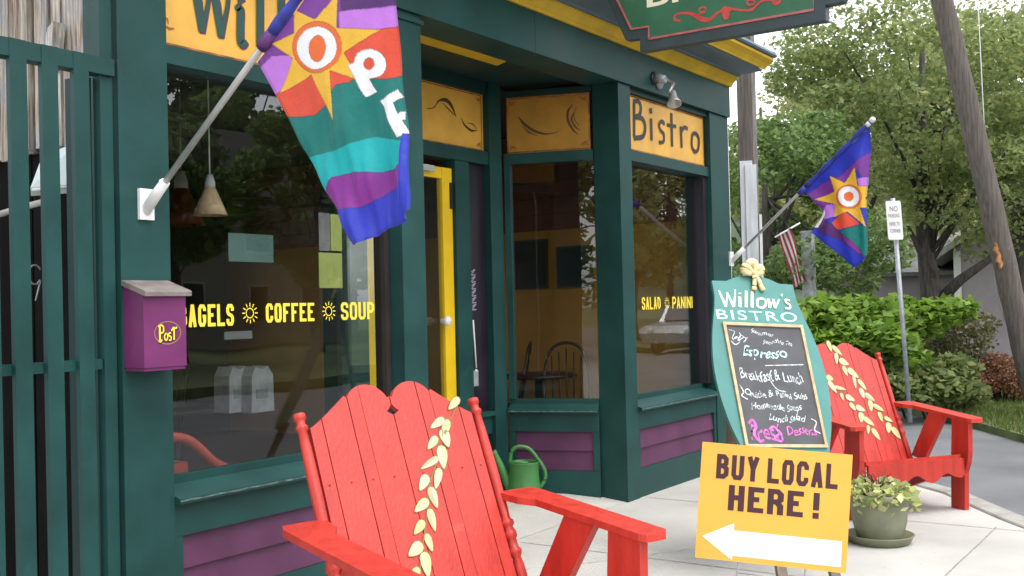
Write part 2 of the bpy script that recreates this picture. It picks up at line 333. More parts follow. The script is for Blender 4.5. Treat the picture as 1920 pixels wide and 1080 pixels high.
def quads_mesh(name, V, mat, parent=None, nper=4):
    """V: (n*nper,3) array, each nper verts one face"""
    n = len(V) // nper; me = bpy.data.meshes.new(name)
    me.vertices.add(len(V)); me.vertices.foreach_set('co', V.astype(np.float32).ravel())
    me.loops.add(len(V)); me.loops.foreach_set('vertex_index', np.arange(len(V), dtype=np.int32))
    me.polygons.add(n); me.polygons.foreach_set('loop_start', np.arange(0, len(V), nper, dtype=np.int32)); me.polygons.foreach_set('loop_total', np.full(n, nper, dtype=np.int32))
    me.update(calc_edges=True); setmat(me, mat)
    return link(bpy.data.objects.new(name, me), parent)
def leaf_quads(P, size, flat=.5, aspect=.55, rng=RNG, up=None):
    """diamond-shaped leaves at points P; flat: 0 random, 1 all facing up"""
    n = len(P); d = rng.normal(size=(n, 3)); d[:, 2] *= .6; d /= np.linalg.norm(d, axis=1)[:, None]
    nr = rng.normal(size=(n, 3)) * (1 - flat); nr[:, 2] += flat * 1.5; nr /= np.linalg.norm(nr, axis=1)[:, None] + 1e-9
    s = np.cross(nr, d); s /= np.linalg.norm(s, axis=1)[:, None] + 1e-9
    d = np.cross(s, nr)
    sz = size * rng.uniform(.6, 1.3, n)[:, None]
    droop = nr * sz * .12
    V = np.stack([P - d * sz * .5, P + s * sz * aspect * .5 - d * sz * .06 - droop, P + d * sz * .55 - droop * 1.5, P - s * sz * aspect * .5 - d * sz * .06 - droop], 1)
    return V.reshape(-1, 3)

# frames: a vertical wall plane; local (s along, n outward, z up)
class Frame:
    def __init__(s, o, d, flip=1):
        s.o = Vector((o[0], o[1], 0)); s.d = Vector((d[0], d[1], 0)).normalized(); s.n = Vector((s.d.y, -s.d.x, 0)) * flip
    def __call__(s, a, n, z): return s.o + s.d * a + s.n * n + Vector((0, 0, z))
FA = Frame((0, 0), (1, 0))                                     # facade: n outward = -y
A_, B_ = (6.45, .85), (6.68, .20)
SPR = Frame(A_, (B_[0] - A_[0], B_[1] - A_[1]))                # splayed window wall of the recess; outward towards -x
SPL = Frame((4.56, .20), (4.79 - 4.56, .65))                   # its mirror image
DW = Frame((0, .85), (1, 0))
def fbox(name, fr, s0, s1, n0, n1, z0, z1, mat, parent, bevel=.004): return box(name, s0, s1, n0, n1, z0, z1, mat, parent, bevel, f=fr)

# ================================================================== THE SETTING
def sheet(name, pts, z0, z1, mat, label=None):
    bm = bmesh.new(); add_prism(bm, pts, z0, z1, lambda p, q, t: (p, q, t)); o = obj(name, bm, mat); o['kind'] = 'structure'; return o
bm = bmesh.new(); bmesh.ops.create_grid(bm, x_segments=2, y_segments=2, size=600); bmesh.ops.translate(bm, verts=bm.verts[:], vec=(0, 0, -.16)); tag(obj('ground', bm, grassm), kind='structure')
sheet('road', [(-60, -11.2), (120, -11.2), (120, -3.2), (30, -3.0), (40, 26), (22, 26), (10.5, 6), (8, 2), (-60, 2)], -.154, -.10, asphalt)
KERB = [(-20, -4.7), (4.2, -4.7), (5.3, -4.12), (6.4, -3.25), (7.37, -2.44), (8.13, -1.96), (8.74, -1.35), (9.7, -.55), (11.2, .8), (14.5, 4.2), (20, 11)]
sheet('sidewalk', KERB + [(12, 11), (-20, 11)], -.15, 0, concrete)
bm = bmesh.new()
KP = []
for (x0, y0), (x1, y1) in zip(KERB, KERB[1:]):
    n = max(1, int(math.hypot(x1 - x0, y1 - y0) / .35))
    for i in range(n): KP.append((x0 + (x1 - x0) * i / n, y0 + (y1 - y0) * i / n))
rows = []
for i, (x, y) in enumerate(KP):
    a, b = KP[max(i - 1, 0)], KP[min(i + 1, len(KP) - 1)]; dx, dy = b[0] - a[0], b[1] - a[1]; l = math.hypot(dx, dy); nx, ny = dy / l, -dx / l
    j = random.uniform(-.012, .012)
    rows.append([bm.verts.new((x + nx * o + j, y + ny * o, z)) for o, z in ((-.16 + j, .004), (-.15 + j, .014), (.0 + j, .012 + j * .4), (.02 + j, -.02), (.035, -.12))])
for A, B in zip(rows, rows[1:]):
    for k in range(4): bm.faces.new((A[k], B[k], B[k + 1], A[k + 1]))
tag(obj('kerb', bm, kerbm, smooth=False), kind='structure')
SW = bpy.data.objects['sidewalk']
groove = M('dark joint grit', (.33, .315, .29), .95, .3, 40)
for x_, ye in ((-1.3, -4.5), (.35, -4.5), (2.0, -4.5), (3.65, -4.5), (5.3, -3.9), (6.95, -2.65)): strokes('score_line', [([(x_ + .002 * math.sin(k * 3.1), -.03 + (ye + .03) * k / 20) for k in range(21)], [.006 + .003 * abs(math.sin(k * 1.9)) for k in range(21)])], lambda a, b: Vector((a, b, .003)), groove, SW)
strokes('score_line', [([(-4 + .5 * k, -2.35 + .002 * math.sin(k * 2.)) for k in range(23)], .007)], lambda a, b: Vector((a, b, .0034)), groove, SW)
ck = [(5.35, -2.3)]
while ck[-1][1] > -3.6 and len(ck) < 60: ck.append((ck[-1][0] + random.uniform(-.03, .05), ck[-1][1] - random.uniform(.02, .05)))
strokes('crack', [(ck, [.002 + .003 * random.random() for _ in ck])], lambda a, b: Vector((a, b, .0038)), groove, SW)
ck = [(4.3, -.2)]
while len(ck) < 34: ck.append((ck[-1][0] + random.uniform(.01, .06), ck[-1][1] - random.uniform(.0, .05)))
strokes('crack', [(ck, [.002 + .0025 * random.random() for _ in ck])], lambda a, b: Vector((a, b, .0042)), groove, SW)
VERGE = [(10.6, -2.75), (11.2, -2.2), (11.9, -1.72), (12.8, -1.15), (13.5, -.58), (16, 1.2), (20, 4.6), (32, 18), (60, 24), (90, 24), (90, -3.0), (30, -2.9), (14, -2.95)]
sheet('lawn', VERGE, -.15, -.02, grassm)
sheet('lawn', [(-60, -12), (120, -12), (120, -70), (-60, -70)], -.15, .02, grassm)
# grass blades on the verge that shows beside the side road
def inpoly(P, poly):
    x, y = P[:, 0], P[:, 1]; r = np.zeros(len(P), bool); n = len(poly)
    for i in range(n):
        x0, y0 = poly[i]; x1, y1 = poly[(i + 1) % n]
        c = ((y0 > y) != (y1 > y)) & (x < (x1 - x0) * (y - y0) / ((y1 - y0) + 1e-12) + x0); r ^= c
    return r
P = np.stack([RNG.uniform(10.8, 20, 60000), RNG.uniform(-2.9, 4.5, 60000), np.full(60000, -.02)], 1); P = P[inpoly(P, VERGE)]
n = len(P); th = RNG.uniform(0, 6.28, n); h = RNG.uniform(.03, .11, n); wv = np.stack([np.cos(th), np.sin(th), np.zeros(n)], 1) * .008
tip = P + np.stack([RNG.normal(0, .03, n), RNG.normal(0, .03, n), h], 1)
tag(quads_mesh('grass', np.stack([P - wv, P + wv, tip], 1).reshape(-1, 3), L_GRASS, nper=3), 'short patchy grass on the verge beside the side road', 'grass', kind='stuff')
# wooded hill far behind
bm = bmesh.new(); rows = []
for i in range(50):
    a = R(-38 + i * 2.6); d = 230
    for_row = []
    for k, (dd, hz) in enumerate(((d, -1), (d + 30, 16), (d + 60, 30), (d + 110, 42), (d + 160, 46))):
        x = dd * math.cos(a); y = dd * math.sin(a); hh = hz * (1 + .25 * math.sin(a * 5 + 1) + .1 * math.sin(a * 17)) + random.uniform(-1, 1)
        for_row.append(bm.verts.new((x, y, hh)))
    rows.append(for_row)
for A, B in zip(rows, rows[1:]):
    for k in range(4): bm.faces.new((A[k], B[k], B[k + 1], A[k + 1]))
tag(obj('hills', bm, M('wooded hill', (.05, .085, .04), .95, .4, .09, .8, .3), smooth=True), kind='structure')

# ------------------------------------------------------------------ the bistro building
BLD = thing('bistro_building', 'dark green bistro shopfront with purple clapboards, yellow cornice and recessed corner entrance', 'building', (5.6, 3, 0))
_inv = Matrix.Translation((-5.6, -3, 0))
def B(o):
    """make o a part of the building, keeping its place"""
    o.parent = BLD; o.matrix_parent_inverse = Matrix.Translation((-5.6, -3, 0)); return o
def bb(name, fr, s0, s1, n0, n1, z0, z1, mat, bevel=.004): return B(fbox(name, fr, s0, s1, n0, n1, z0, z1, mat, None, bevel))
SUB = lambda name, fr, s0, s1, n0, n1, z0, z1, mat, par, bevel=.003: fbox(name, fr, s0, s1, n0, n1, z0, z1, mat, par, bevel)
BEAM_B, BEAM_T, CEIL = 2.975, 3.235, 3.02
# posts
bb('post', FA, 2.615, 2.85, -.22, .0, -.02, BEAM_B - .002, green)
bb('post', FA, 4.32, 4.51, -.20, .0, -.02, BEAM_B - .002, green)
bb('post', FA, 6.72, 6.90, -.21, .0, -.02, BEAM_B - .002, green)
bb('post', FA, 8.30, 8.675, -.24, .0, -.02, BEAM_B - .002, green)
bb('post_cap', FA, 4.305, 4.525, -.1, .012, BEAM_B - .05, BEAM_B - .028, green)
bb('header_beam', FA, 2.35, 5.618, -.25, .02, BEAM_B, BEAM_T, green); bb('header_beam', FA, 5.621, 8.69, -.25, .0205, BEAM_B, BEAM_T, green)
# cornice, swept along the facade
def sweep(name, prof, mat, x0=2.2, x1=8.66): return B(prism(name, prof, x0, x1, lambda n, z, t: (t, -n, z), mat))
sweep('lower_cornice_moulding', [(-.02, 3.237), (.035, 3.237), (.045, 3.247), (.05, 3.262), (.075, 3.285), (.098, 3.30), (.102, 3.315), (-.02, 3.315)], yellow, 2.2, 8.70)
sweep('cornice_soffit', [(-.02, 3.317), (.12, 3.317), (.13, 3.33), (.31, 3.335), (.325, 3.345), (-.02, 3.41)], slate, 2.2, 8.69)
sweep('upper_cornice_moulding', [(.20, 3.412), (.328, 3.348), (.335, 3.346), (.345, 3.36), (.37, 3.385), (.41, 3.41), (.415, 3.43), (.2, 3.435)], yellow, 2.2, 8.71)
sweep('cornice_cap', [(-.02, 3.437), (.43, 3.437), (.44, 3.45), (.43, 3.475), (-.02, 3.52)], slate, 2.2, 8.73)
bb('parapet', FA, 2.35, 8.66, -.2, -.02, 3.52, 4.3, green)
# outer shell
bb('side_wall', Frame((8.52, 0), (0, 1)), .24, 6.2, -.0, .14, -.02, 3.40, greenD)
bb('side_wall', Frame((2.72, 0), (0, 1)), .24, 6.2, -.0, .12, -.02, 3.40, greenD)
bb('rear_wall', FA, 2.7, 8.66, -6.34, -6.2, -.02, .80, greenD)
bb('rear_wall', FA, 2.7, 8.66, -6.34, -6.2, 2.65, 3.4, greenD)
for xa, xb in ((2.7, 2.95), (4.35, 4.55), (5.95, 6.15), (7.4, 8.66)): bb('rear_wall', FA, xa, xb, -6.34, -6.2, .801, 2.649, greenD)
for xa, xb in ((2.95, 4.35), (4.55, 5.95), (6.15, 7.4)): bb('added_rear_window', FA, xa, xb, -6.28, -6.274, .801, 2.649, glass, 0)  # windows added out of view to let daylight into the shop interior
bb('roof', FA, 2.7, 8.66, -6.3, -.251, 3.30, 3.40, greenD)
# interior
bb('floor', FA, 2.86, 8.5, -6.2, -.9, -.01, .05, intfloor, 0)
bb('window_platform', FA, 2.86, 4.55, -.9, -.15, -.01, .58, intdark, 0)
bb('window_platform', FA, 6.92, 8.48, -.9, -.15, -.01, .55, intdark, 0)
bb('room_ceiling', FA, 2.86, 8.5, -6.2, -.86, 3.02, 3.10, intdark, 0)
bb('shop_ceiling', FA, 2.86, 4.5, -.86, -.26, 3.02, 3.10, intdark, 0)
bb('shop_ceiling', FA, 6.9, 8.5, -.86, -.26, 3.02, 3.10, intdark, 0)
IW = Frame((8.50, 0), (0, 1), -1)      # inner face of the far side wall, outward towards -x
IW.n = Vector((-1, 0, 0))
bb('plaster_wall', IW, .24, 6.2, .0, .02, .05, 2.10, intyel, 0)
for k in range(6): bb('wall_board', IW, .24, 6.2, .0, .03 + .004 * (k % 2), 2.102 + k * .151, 2.102 + k * .151 + .146, intred, .004)
bb('plaster_wall', FA, 2.86, 8.48, -6.2, -6.16, .05, .79, intdark, 0); bb('plaster_wall', FA, 7.42, 8.48, -6.2, -6.16, .791, 3.02, intdark, 0)
bb('plaster_wall', Frame((2.845, 0), (0, 1)), .3, 6.16, -.0, .012, .05, 3.02, intdark, 0)
# recess ceiling and its yellow batten
bb('recess_ceiling', FA, 4.5, 6.75, -.9, -.24, CEIL, CEIL + .05, greenD, 0)
B(prism('yellow_soffit_batten', [(4.5, .255), (5.70, .255), (5.76, .37), (4.5, .37)], CEIL - .045, CEIL - .002, lambda p, q, t: (p, q, t), yellow))
bm = bmesh.new(); V = [bm.verts.new(p) for p in ((4.5, .02, .002), (6.74, .02, .002), (6.74, .45, .045), (4.5, .45, .045), (6.5, .9, .048), (4.7, .9, .048))]
bm.faces.new((V[0], V[1], V[2], V[3])); bm.faces.new((V[3], V[2], V[4], V[5])); B(obj('entrance_slab', bm, concrete))

def bay(fr, s0, s1, rec, stile=.045, z_apron=.49, clap=(.21, .49), nclap=2, transom=True, back=.10, jamb=True):
    """one shop window: base board, clapboards, sill, pane, rails; rec = how far the pane sits behind the wall face"""
    out = {}
    bb('base_board', fr, s0, s1, -back, -.012, -.02, clap[0], green)
    h = (clap[1] - clap[0]) / nclap
    for k in range(nclap):
        z0 = clap[0] + k * h + .002; z1 = clap[0] + (k + 1) * h - .001
        B(prism('clapboard', [(-.06, z0), (-.018, z0), (-.034, z1), (-.06, z1)], s0 + stile + .002, s1 - stile - .002, lambda n, z, t: fr(t, n, z), purple, bevel=.002))
    bb('panel_stile', fr, s0, s0 + stile, -back, -.01, clap[0] + .001, clap[1] - .001, green)
    bb('panel_stile', fr, s1 - stile, s1, -back, -.01, clap[0] + .001, clap[1] - .001, green)
    bb('apron', fr, s0, s1, -back, -.008, clap[1], .622, green)
    B(prism('window_sill', [(-rec - .03, .668), (-rec - .03, .625), (.028, .625), (.032, .632), (.03, .648), (-rec + .02, .690)], s0 + .001, s1 - .001, lambda n, z, t: fr(t, n, z), green, bevel=.003))
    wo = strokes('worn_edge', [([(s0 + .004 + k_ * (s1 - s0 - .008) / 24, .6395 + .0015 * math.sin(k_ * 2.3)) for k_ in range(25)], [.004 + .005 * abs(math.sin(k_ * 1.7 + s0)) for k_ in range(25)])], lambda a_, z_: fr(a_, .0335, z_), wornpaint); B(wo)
    bb('lower_rail', fr, s0 + .001, s1 - .001, -rec - .025, -rec + .018, .69, .725, green)
    p = bb('window_pane', fr, s0 + .002, s1 - .002, -rec - .004, -rec + .004, .726, 2.437, glass, 0); out['pane'] = p
    bb('transom_rail', fr, s0, s1, -rec - .04, -.02, 2.438, 2.515, green)
    t = bb('transom_board', fr, s0 + .02, s1 - .02, -rec, -.05, 2.517, 2.93, boardyel, .003); out['board'] = t
    bb('top_rail', fr, s0, s1, -rec - .03, -.022, 2.932, BEAM_B - .003, greenD)
    return out
REC = .12
bl = bay(FA, 2.851, 4.319, REC)
br = bay(FA, 6.901, 8.299, REC)
sr = bay(SPR, .03, .69, .05)
slf = bay(SPL, .0, .66, .05)
bb('window_frame', FA, 8.235, 8.297, -REC - .03, -.045, .726, 2.437, M('dark jamb paint', (.018, .015, .022), .5), .004)
bb('window_frame', FA, 2.853, 2.885, -REC - .03, -REC + .03, .726, 2.437, greenD, .004)
bb('window_frame', FA, 4.28, 4.318, -REC - .03, -REC + .03, .726, 2.437, M('dark brown jamb', (.03, .022, .018), .5), .004)
bb('window_frame', SPR, .032, .075, -.08, -.01, .726, 2.437, green, .004)
bb('window_frame', SPL, .002, .05, -.08, -.01, .726, 2.437, greenD, .004)
bb('window_frame', SPL, .60, .655, -.08, -.01, .726, 2.437, greenD, .004)
# door wall of the recess
bb('corner_post', DW, 6.30, 6.452, -.12, .02, -.02, CEIL, green)
bb('corner_post', DW, 4.72, 4.86, -.12, .02, -.02, CEIL, green)
bb('door_jamb', DW, 5.912, 6.075, -.10, .0, .0, 2.42, green)
bb('door_jamb', DW, 4.861, 4.995, -.10, .0, .0, 2.42, green)
bb('door_head', DW, 4.861, 6.299, -.11, .01, 2.421, 2.515, green)
tb = bb('transom_board', DW, 4.862, 6.298, -.08, -.03, 2.517, 2.93, boardyel, .003)
bb('top_rail', DW, 4.861, 6.299, -.09, .0, 2.932, CEIL - .002, greenD)
bb('base_board', DW, 6.076, 6.299, -.1, -.012, .0, .21, green)
for k in range(2):
    z0 = .212 + .14 * k
    B(prism('clapboard', [(-.06, z0), (-.018, z0), (-.034, z0 + .137), (-.06, z0 + .137)], 6.09, 6.285, lambda n, z, t: DW(t, n, z), purple, bevel=.002))
bb('apron', DW, 6.076, 6.299, -.1, -.008, .492, .622, green)
bb('window_sill', DW, 6.077, 6.298, -.08, .028, .624, .655, green)
bb('sidelight_panel', DW, 6.078, 6.297, -.06, -.035, .657, 2.419, purpdark, .002)
# the yellow glazed door
door = bb('door', DW, 5.795, 5.905, -.07, -.025, .06, 2.36, dooryel, .006)
SUB('stile', DW, 5.0, 5.12, -.07, -.025, .06, 2.36, dooryel, None).parent = door
for o_ in (SUB('rail', DW, 5.121, 5.794, -.068, -.027, 2.285, 2.36, dooryel, None), SUB('rail', DW, 5.121, 5.794, -.068, -.027, .06, .32, dooryel, None),
           SUB('door_pane', DW, 5.121, 5.794, -.05, -.044, .321, 2.284, glass, None, 0),
           SUB('door_closer', DW, 5.36, 5.66, -.02, .02, 2.315, 2.355, alum, None),
           SUB('hinge', DW, 5.875, 5.898, -.024, -.012, 2.08, 2.26, black, None),
           lathe('door_knob', [(.0, -.03), (.02, -.03), (.012, -.01), (.03, .005), (.034, .02), (.026, .035), (.0, .04)], white, None, 16, f=lambda p: Vector((5.755, .85 + .02 - p.z - .03, 1.31)) + Vector((p.x, 0, p.y)))):
    o_.parent = door
for o_ in list(door.children): o_.matrix_parent_inverse = Matrix.Identity(4)
def fix_children(o):
    """children were built in world space: keep them there under a parent that sits at the identity"""
    for c in o.children: c.matrix_parent_inverse = Matrix.Identity(4)

# ---- painted transom boards
def onboard(fr, n): return lambda s, z: fr(s, n, z)
def border(board, fr, s0, s1, n, corner=True):
    ls = []
    for a, b in (((s0, 2.527), (s1, 2.527)), ((s0, 2.92), (s1, 2.92)), ((s0, 2.52), (s0, 2.928)), ((s1, 2.52), (s1, 2.928))): ls.append(([a, b], .010))
    o = strokes('painted_border', ls, onboard(fr, n), borderor, board); return o
border(bl['board'], FA, 2.876, 4.294, -.0485)
border(br['board'], FA, 6.926, 8.274, -.0485)
border(sr['board'], SPR, .055, .665, -.0485)
border(tb, DW, 4.885, 6.275, -.0285)
def px_strokes(name, lines, pix, plane, mat, board):
    """strokes measured on the photograph, laid on the board's own plane"""
    bm_l = []
    for pts, wd in lines:
        P3 = [plane(*pix(*p)) for p in pts]; bm_l.append(([(p.x, p.z) for p in P3], wd))
    return bm_l
c3 = lambda x, y: (740 + x / 2.7, y / 2.7)
bolder = lambda ls: [(p, w_ * 1.35) for p, w_ in ls]
# "Bistro" on the transom over the far shop window
yb = .048
lin = [([(1212, 520), (1212, 695)], .028), (smooth_pts([(1208, 515), (1232, 512), (1246, 540), (1240, 580), (1216, 592)]), .026), (smooth_pts([(1216, 592), (1252, 600), (1268, 640), (1256, 690), (1210, 700)]), .028),
       ([(1298, 600), (1300, 712)], .028), ([(1295, 548), (1298, 575)], .03),
       (smooth_pts([(1366, 628), (1352, 614), (1338, 632), (1346, 660), (1362, 680), (1360, 716), (1338, 722)]), .022),
       ([(1400, 572), (1404, 742)], .028), ([(1378, 632), (1424, 640)], .02),
       ([(1448, 640), (1452, 748)], .026), (smooth_pts([(1450, 668), (1464, 645), (1482, 652)]), .022),
       (smooth_pts([(1522, 672), (1506, 684), (1504, 740), (1520, 768), (1536, 752), (1538, 700), (1522, 672)]), .024)]
strokes('lettering', bolder(px_strokes('', lin, c3, lambda a, b: onY(a, b, yb), brownink, None)), lambda s, z: Vector((s, yb - .0015, z)), brownink, br['board'])
# "Willow's" on the transom over the near shop window (most of it hidden behind the flag)
W1 = lambda x, y: onY(300 + x / 6.4, y / 6.4, yb)
lin = [([(405, -220), (445, 0), (495, 385)], (.045, .045, .03)), ([(500, 380), (565, 60), (590, -220)], (.026, .018, .016)), ([(600, -220), (670, 40), (722, 445)], (.045, .045, .03)), ([(725, 440), (800, 80), (830, -220)], (.026, .018, .016)),
       ([(380, -228), (450, -222)], .016), ([(575, -225), (640, -222)], .016), ([(800, -228), (860, -225)], .016),
       (smooth_pts([(900, 105), (955, 100), (955, 300), (960, 500), (1000, 530), (1035, 495)]), (.022, .04, .04, .04, .03, .018)), ([(950, -30), (975, 20)], (.03, .045)),
       ([(1190, -430), (1190, 560)], .04), ([(1440, -400), (1450, 600)], .04)]
lines = []
for pts, wd in lin: P3 = [W1(*p) for p in pts]; lines.append(([(p.x, p.z) for p in P3], wd))
zc = 2.70
for x in (3.62,): lines.append((smooth_pts([(x + .07 * math.cos(a), zc + .085 * math.sin(a)) for a in np.linspace(0, 6.3, 14)]), .03))
lines += [([(3.76, 2.80), (3.80, 2.62)], .034), ([(3.80, 2.62), (3.84, 2.78)], .016), ([(3.84, 2.78), (3.88, 2.62)], .034), ([(3.88, 2.62), (3.92, 2.80)], .016), ([(3.98, 2.88), (3.985, 2.82)], .02),
          (smooth_pts([(4.12, 2.79), (4.06, 2.80), (4.04, 2.75), (4.09, 2.70), (4.12, 2.65), (4.07, 2.61), (4.02, 2.64)]), .024)]
strokes('lettering_shade', [([(p[0] + .008, p[1] - .006) for p in pts], wd) for pts, wd in lines], lambda s, z: Vector((s, yb - .0012, z)), plum, bl['board'])
strokes('lettering', lines, lambda s, z: Vector((s, yb - .0024, z)), ink, bl['board'])
strokes('corner_flourish', [([(2.885, 2.60), (2.905, 2.592), (2.93, 2.597)], (.004, .012, .003)), ([(2.882, 2.635), (2.895, 2.63), (2.9, 2.61)], (.006, .008, .003))], lambda s, z: Vector((s, yb - .0015, z)), borderor, bl['board'])
# willow-leaf brush motifs inside the recess
c5 = lambda x, y: (780 + x / 3.857, 40 + y / 3.857)
def recess_motif(lin, plane, lift, board, nm='leaf_motif', mat=motif, fr=None):
    ls = []
    for pts, wd in lin:
        q = []
        for p in smooth_pts(pts, 5): v = plane(*c5(*p)); q.append((v - fr.o).dot(fr.d)); q.append(v.z)
        ls.append((list(zip(q[0::2], q[1::2])), wd))
    strokes(nm, ls, lambda s, z: fr(s, lift, z), mat, board)
pn = SPR.n
SPP = lambda a, b: onP(a, b, SPR(0, -.05, 0), pn)
recess_motif([([(740, 690), (780, 740), (850, 790), (940, 815), (1030, 800)], (.006, .02, .022, .012, .003)), ([(770, 760), (820, 805), (880, 828)], (.004, .012, .003)),
              ([(1135, 600), (1100, 650), (1100, 720), (1140, 790), (1175, 818)], (.004, .016, .02, .012, .003)), ([(1150, 650), (1125, 700), (1150, 760), (1190, 790)], (.003, .012, .012, .003)), ([(1160, 620), (1140, 690), (1180, 760)], (.003, .007, .003))], SPP, -.0485, sr['board'], fr=SPR)
DWP = lambda a, b: onY(a, b, .85 + .03)
recess_motif([([(80, 632), (130, 622), (165, 575), (215, 570), (255, 610), (290, 690)], (.006, .006, .012, .03, .03, .004)), ([(190, 590), (240, 640), (290, 690)], (.003, .012, .003)),
              ([(325, 695), (350, 750), (400, 790), (445, 788)], (.003, .018, .018, .003)), ([(370, 735), (410, 745), (440, 780)], (.003, .01, .003))], DWP, -.0285, tb, fr=DW)
for fr_, bo, s0, s1, nn in ((SPR, sr['board'], .055, .665, -.0482), (DW, tb, 4.885, 6.275, -.0282)):
    ls = []
    for s, sg in ((s0, 1), (s1, -1)):
        for z, zg in ((2.535, 1), (2.915, -1)):
            for k in range(3): ls.append((smooth_pts([(s + sg * .01, z + zg * (.01 + .02 * k)), (s + sg * (.03 + .01 * k), z + zg * .03), (s + sg * (.02 + .025 * k), z + zg * .01)], 4), (.003, .008, .002)))
    strokes('corner_flourish', ls, onboard(fr_, nn), borderor, bo)
# ---- lettering on the panes
def glass_text(body, x0, x1, z0, z1, pane, bold=.02): block_text('lettering', body, glassyel, lambda u, v: Vector((x0 + u, REC - .0055, z0 + v)), z1 - z0, x1 - x0, .19, pane, .2)
gx = lambda px, py=590: onY(px, py, REC).x
zt0, zt1 = onY(500, 605, REC).z, onY(500, 569, REC).z
glass_text('BAGELS', gx(333), gx(437), zt0 - .008, zt1 - .0, bl['pane'], .035)
glass_text('COFFEE', gx(497), gx(588), zt0, zt1, bl['pane'], .035)
glass_text('SOUP', gx(638), gx(700), zt0, zt1, bl['pane'], .035)
glass_text('SALAD', gx(1203), gx(1238), zt0, zt1 + .005, br['pane'], .03)
glass_text('PANINI', gx(1260), gx(1298), zt0, zt1 + .005, br['pane'], .03)
def sun_emblem(px, pane):
    cx, cz = gx(px), (zt0 + zt1) / 2 + .002; ls = [([(cx + .022 * math.cos(a), cz + .022 * math.sin(a)) for a in np.linspace(0, 2 * math.pi, 20)], .005)]
    for k in range(12): a = k * math.pi / 6; ls.append(([(cx + .03 * math.cos(a), cz + .03 * math.sin(a)), (cx + .047 * math.cos(a), cz + .047 * math.sin(a))], .005))
    strokes('sun_emblem', ls, lambda s, z: Vector((s, REC - .0055, z)), glassyel, pane)
sun_emblem(467, bl['pane']); sun_emblem(615, bl['pane']); sun_emblem(1250, br['pane'])
for o_ in [c for c in BLD.children if c.children]:
    # sub-parts were built in world space; the part's own matrix is the identity in world space
    fix_children(o_)

# ================================================================== THINGS ON AND IN THE BUILDING
def T(name, label, cat, loc, group=None):
    """a thing whose parts are built in world coordinates: an Empty at its base plus a parenting function"""
    t = thing(name, label, cat, loc, 0, group); inv = Matrix.Translation(-Vector(loc))
    def add(o): o.parent = t; o.matrix_parent_inverse = inv; return o
    return t, add

# ---- mailbox on the corner post
t, add = T('mailbox', 'purple wall mailbox with weathered grey lid and yellow lettering', 'mailbox', (2.72, -.01, 1.19))
mx0, mx1 = 2.622, 2.822
add(prism('box', [(.002, 1.195), (.125, 1.195), (.125, 1.475), (.002, 1.515)], mx0, mx1, lambda n, z, q: (q, -n, z), mauve, bevel=.006))
add(prism('lid', [(.001, 1.517), (.145, 1.472), (.147, 1.488), (.142, 1.494), (.001, 1.538)], mx0 - .008, mx1 + .014, lambda n, z, q: (q, -n, z), lidm, bevel=.002))
add(prism('bottom_lip', [(.004, 1.182), (.12, 1.182), (.12, 1.194), (.004, 1.194)], mx0 + .004, mx1 - .004, lambda n, z, q: (q, -n, z), mauve))
emx, emz = (mx0 + mx1) / 2 + .0, 1.328
add(strokes('oval_ring', [([(emx + .010 + .062 * math.cos(a), emz + .044 * math.sin(a)) for a in np.linspace(0, 2 * math.pi, 30)], .004)], lambda s, z: Vector((s, -.1262, z)), M('gilt line', (.35, .2, .06), .5)))
pl = [([(0, .0), (0, 1)], .17), (smooth_pts([(-.15, .95), (.15, 1.05), (.36, .9), (.34, .6), (.05, .5)]), .13), (smooth_pts([(-.15, .0), (.05, -.08), (.2, .08)]), .1),
      (smooth_pts([(.6, .5), (.45, .35), (.45, .15), (.6, .02), (.74, .18), (.74, .38), (.6, .5)]), .12), (smooth_pts([(1.08, .5), (.88, .48), (.88, .32), (1.08, .22), (1.04, .02), (.86, .04)]), .11),
      ([(1.38, .02), (1.38, .8)], .14), (smooth_pts([(1.12, .62), (1.3, .85), (1.55, .8), (1.68, .9)]), .12)]
add(strokes('lettering_shade', [([(emx - .028 + p[0] * .048 + .002, emz - .03 + p[1] * .058 - .002) for p in a], (w_ + .09) * .05 if not isinstance(w_, tuple) else w_) for a, w_ in pl], lambda s, z: Vector((s, -.1264, z)), brownink))
add(strokes('lettering', [([(emx - .028 + p[0] * .048, emz - .03 + p[1] * .058) for p in a], w_ * .052) for a, w_ in pl], lambda s, z: Vector((s, -.1272, z)), glassyel))

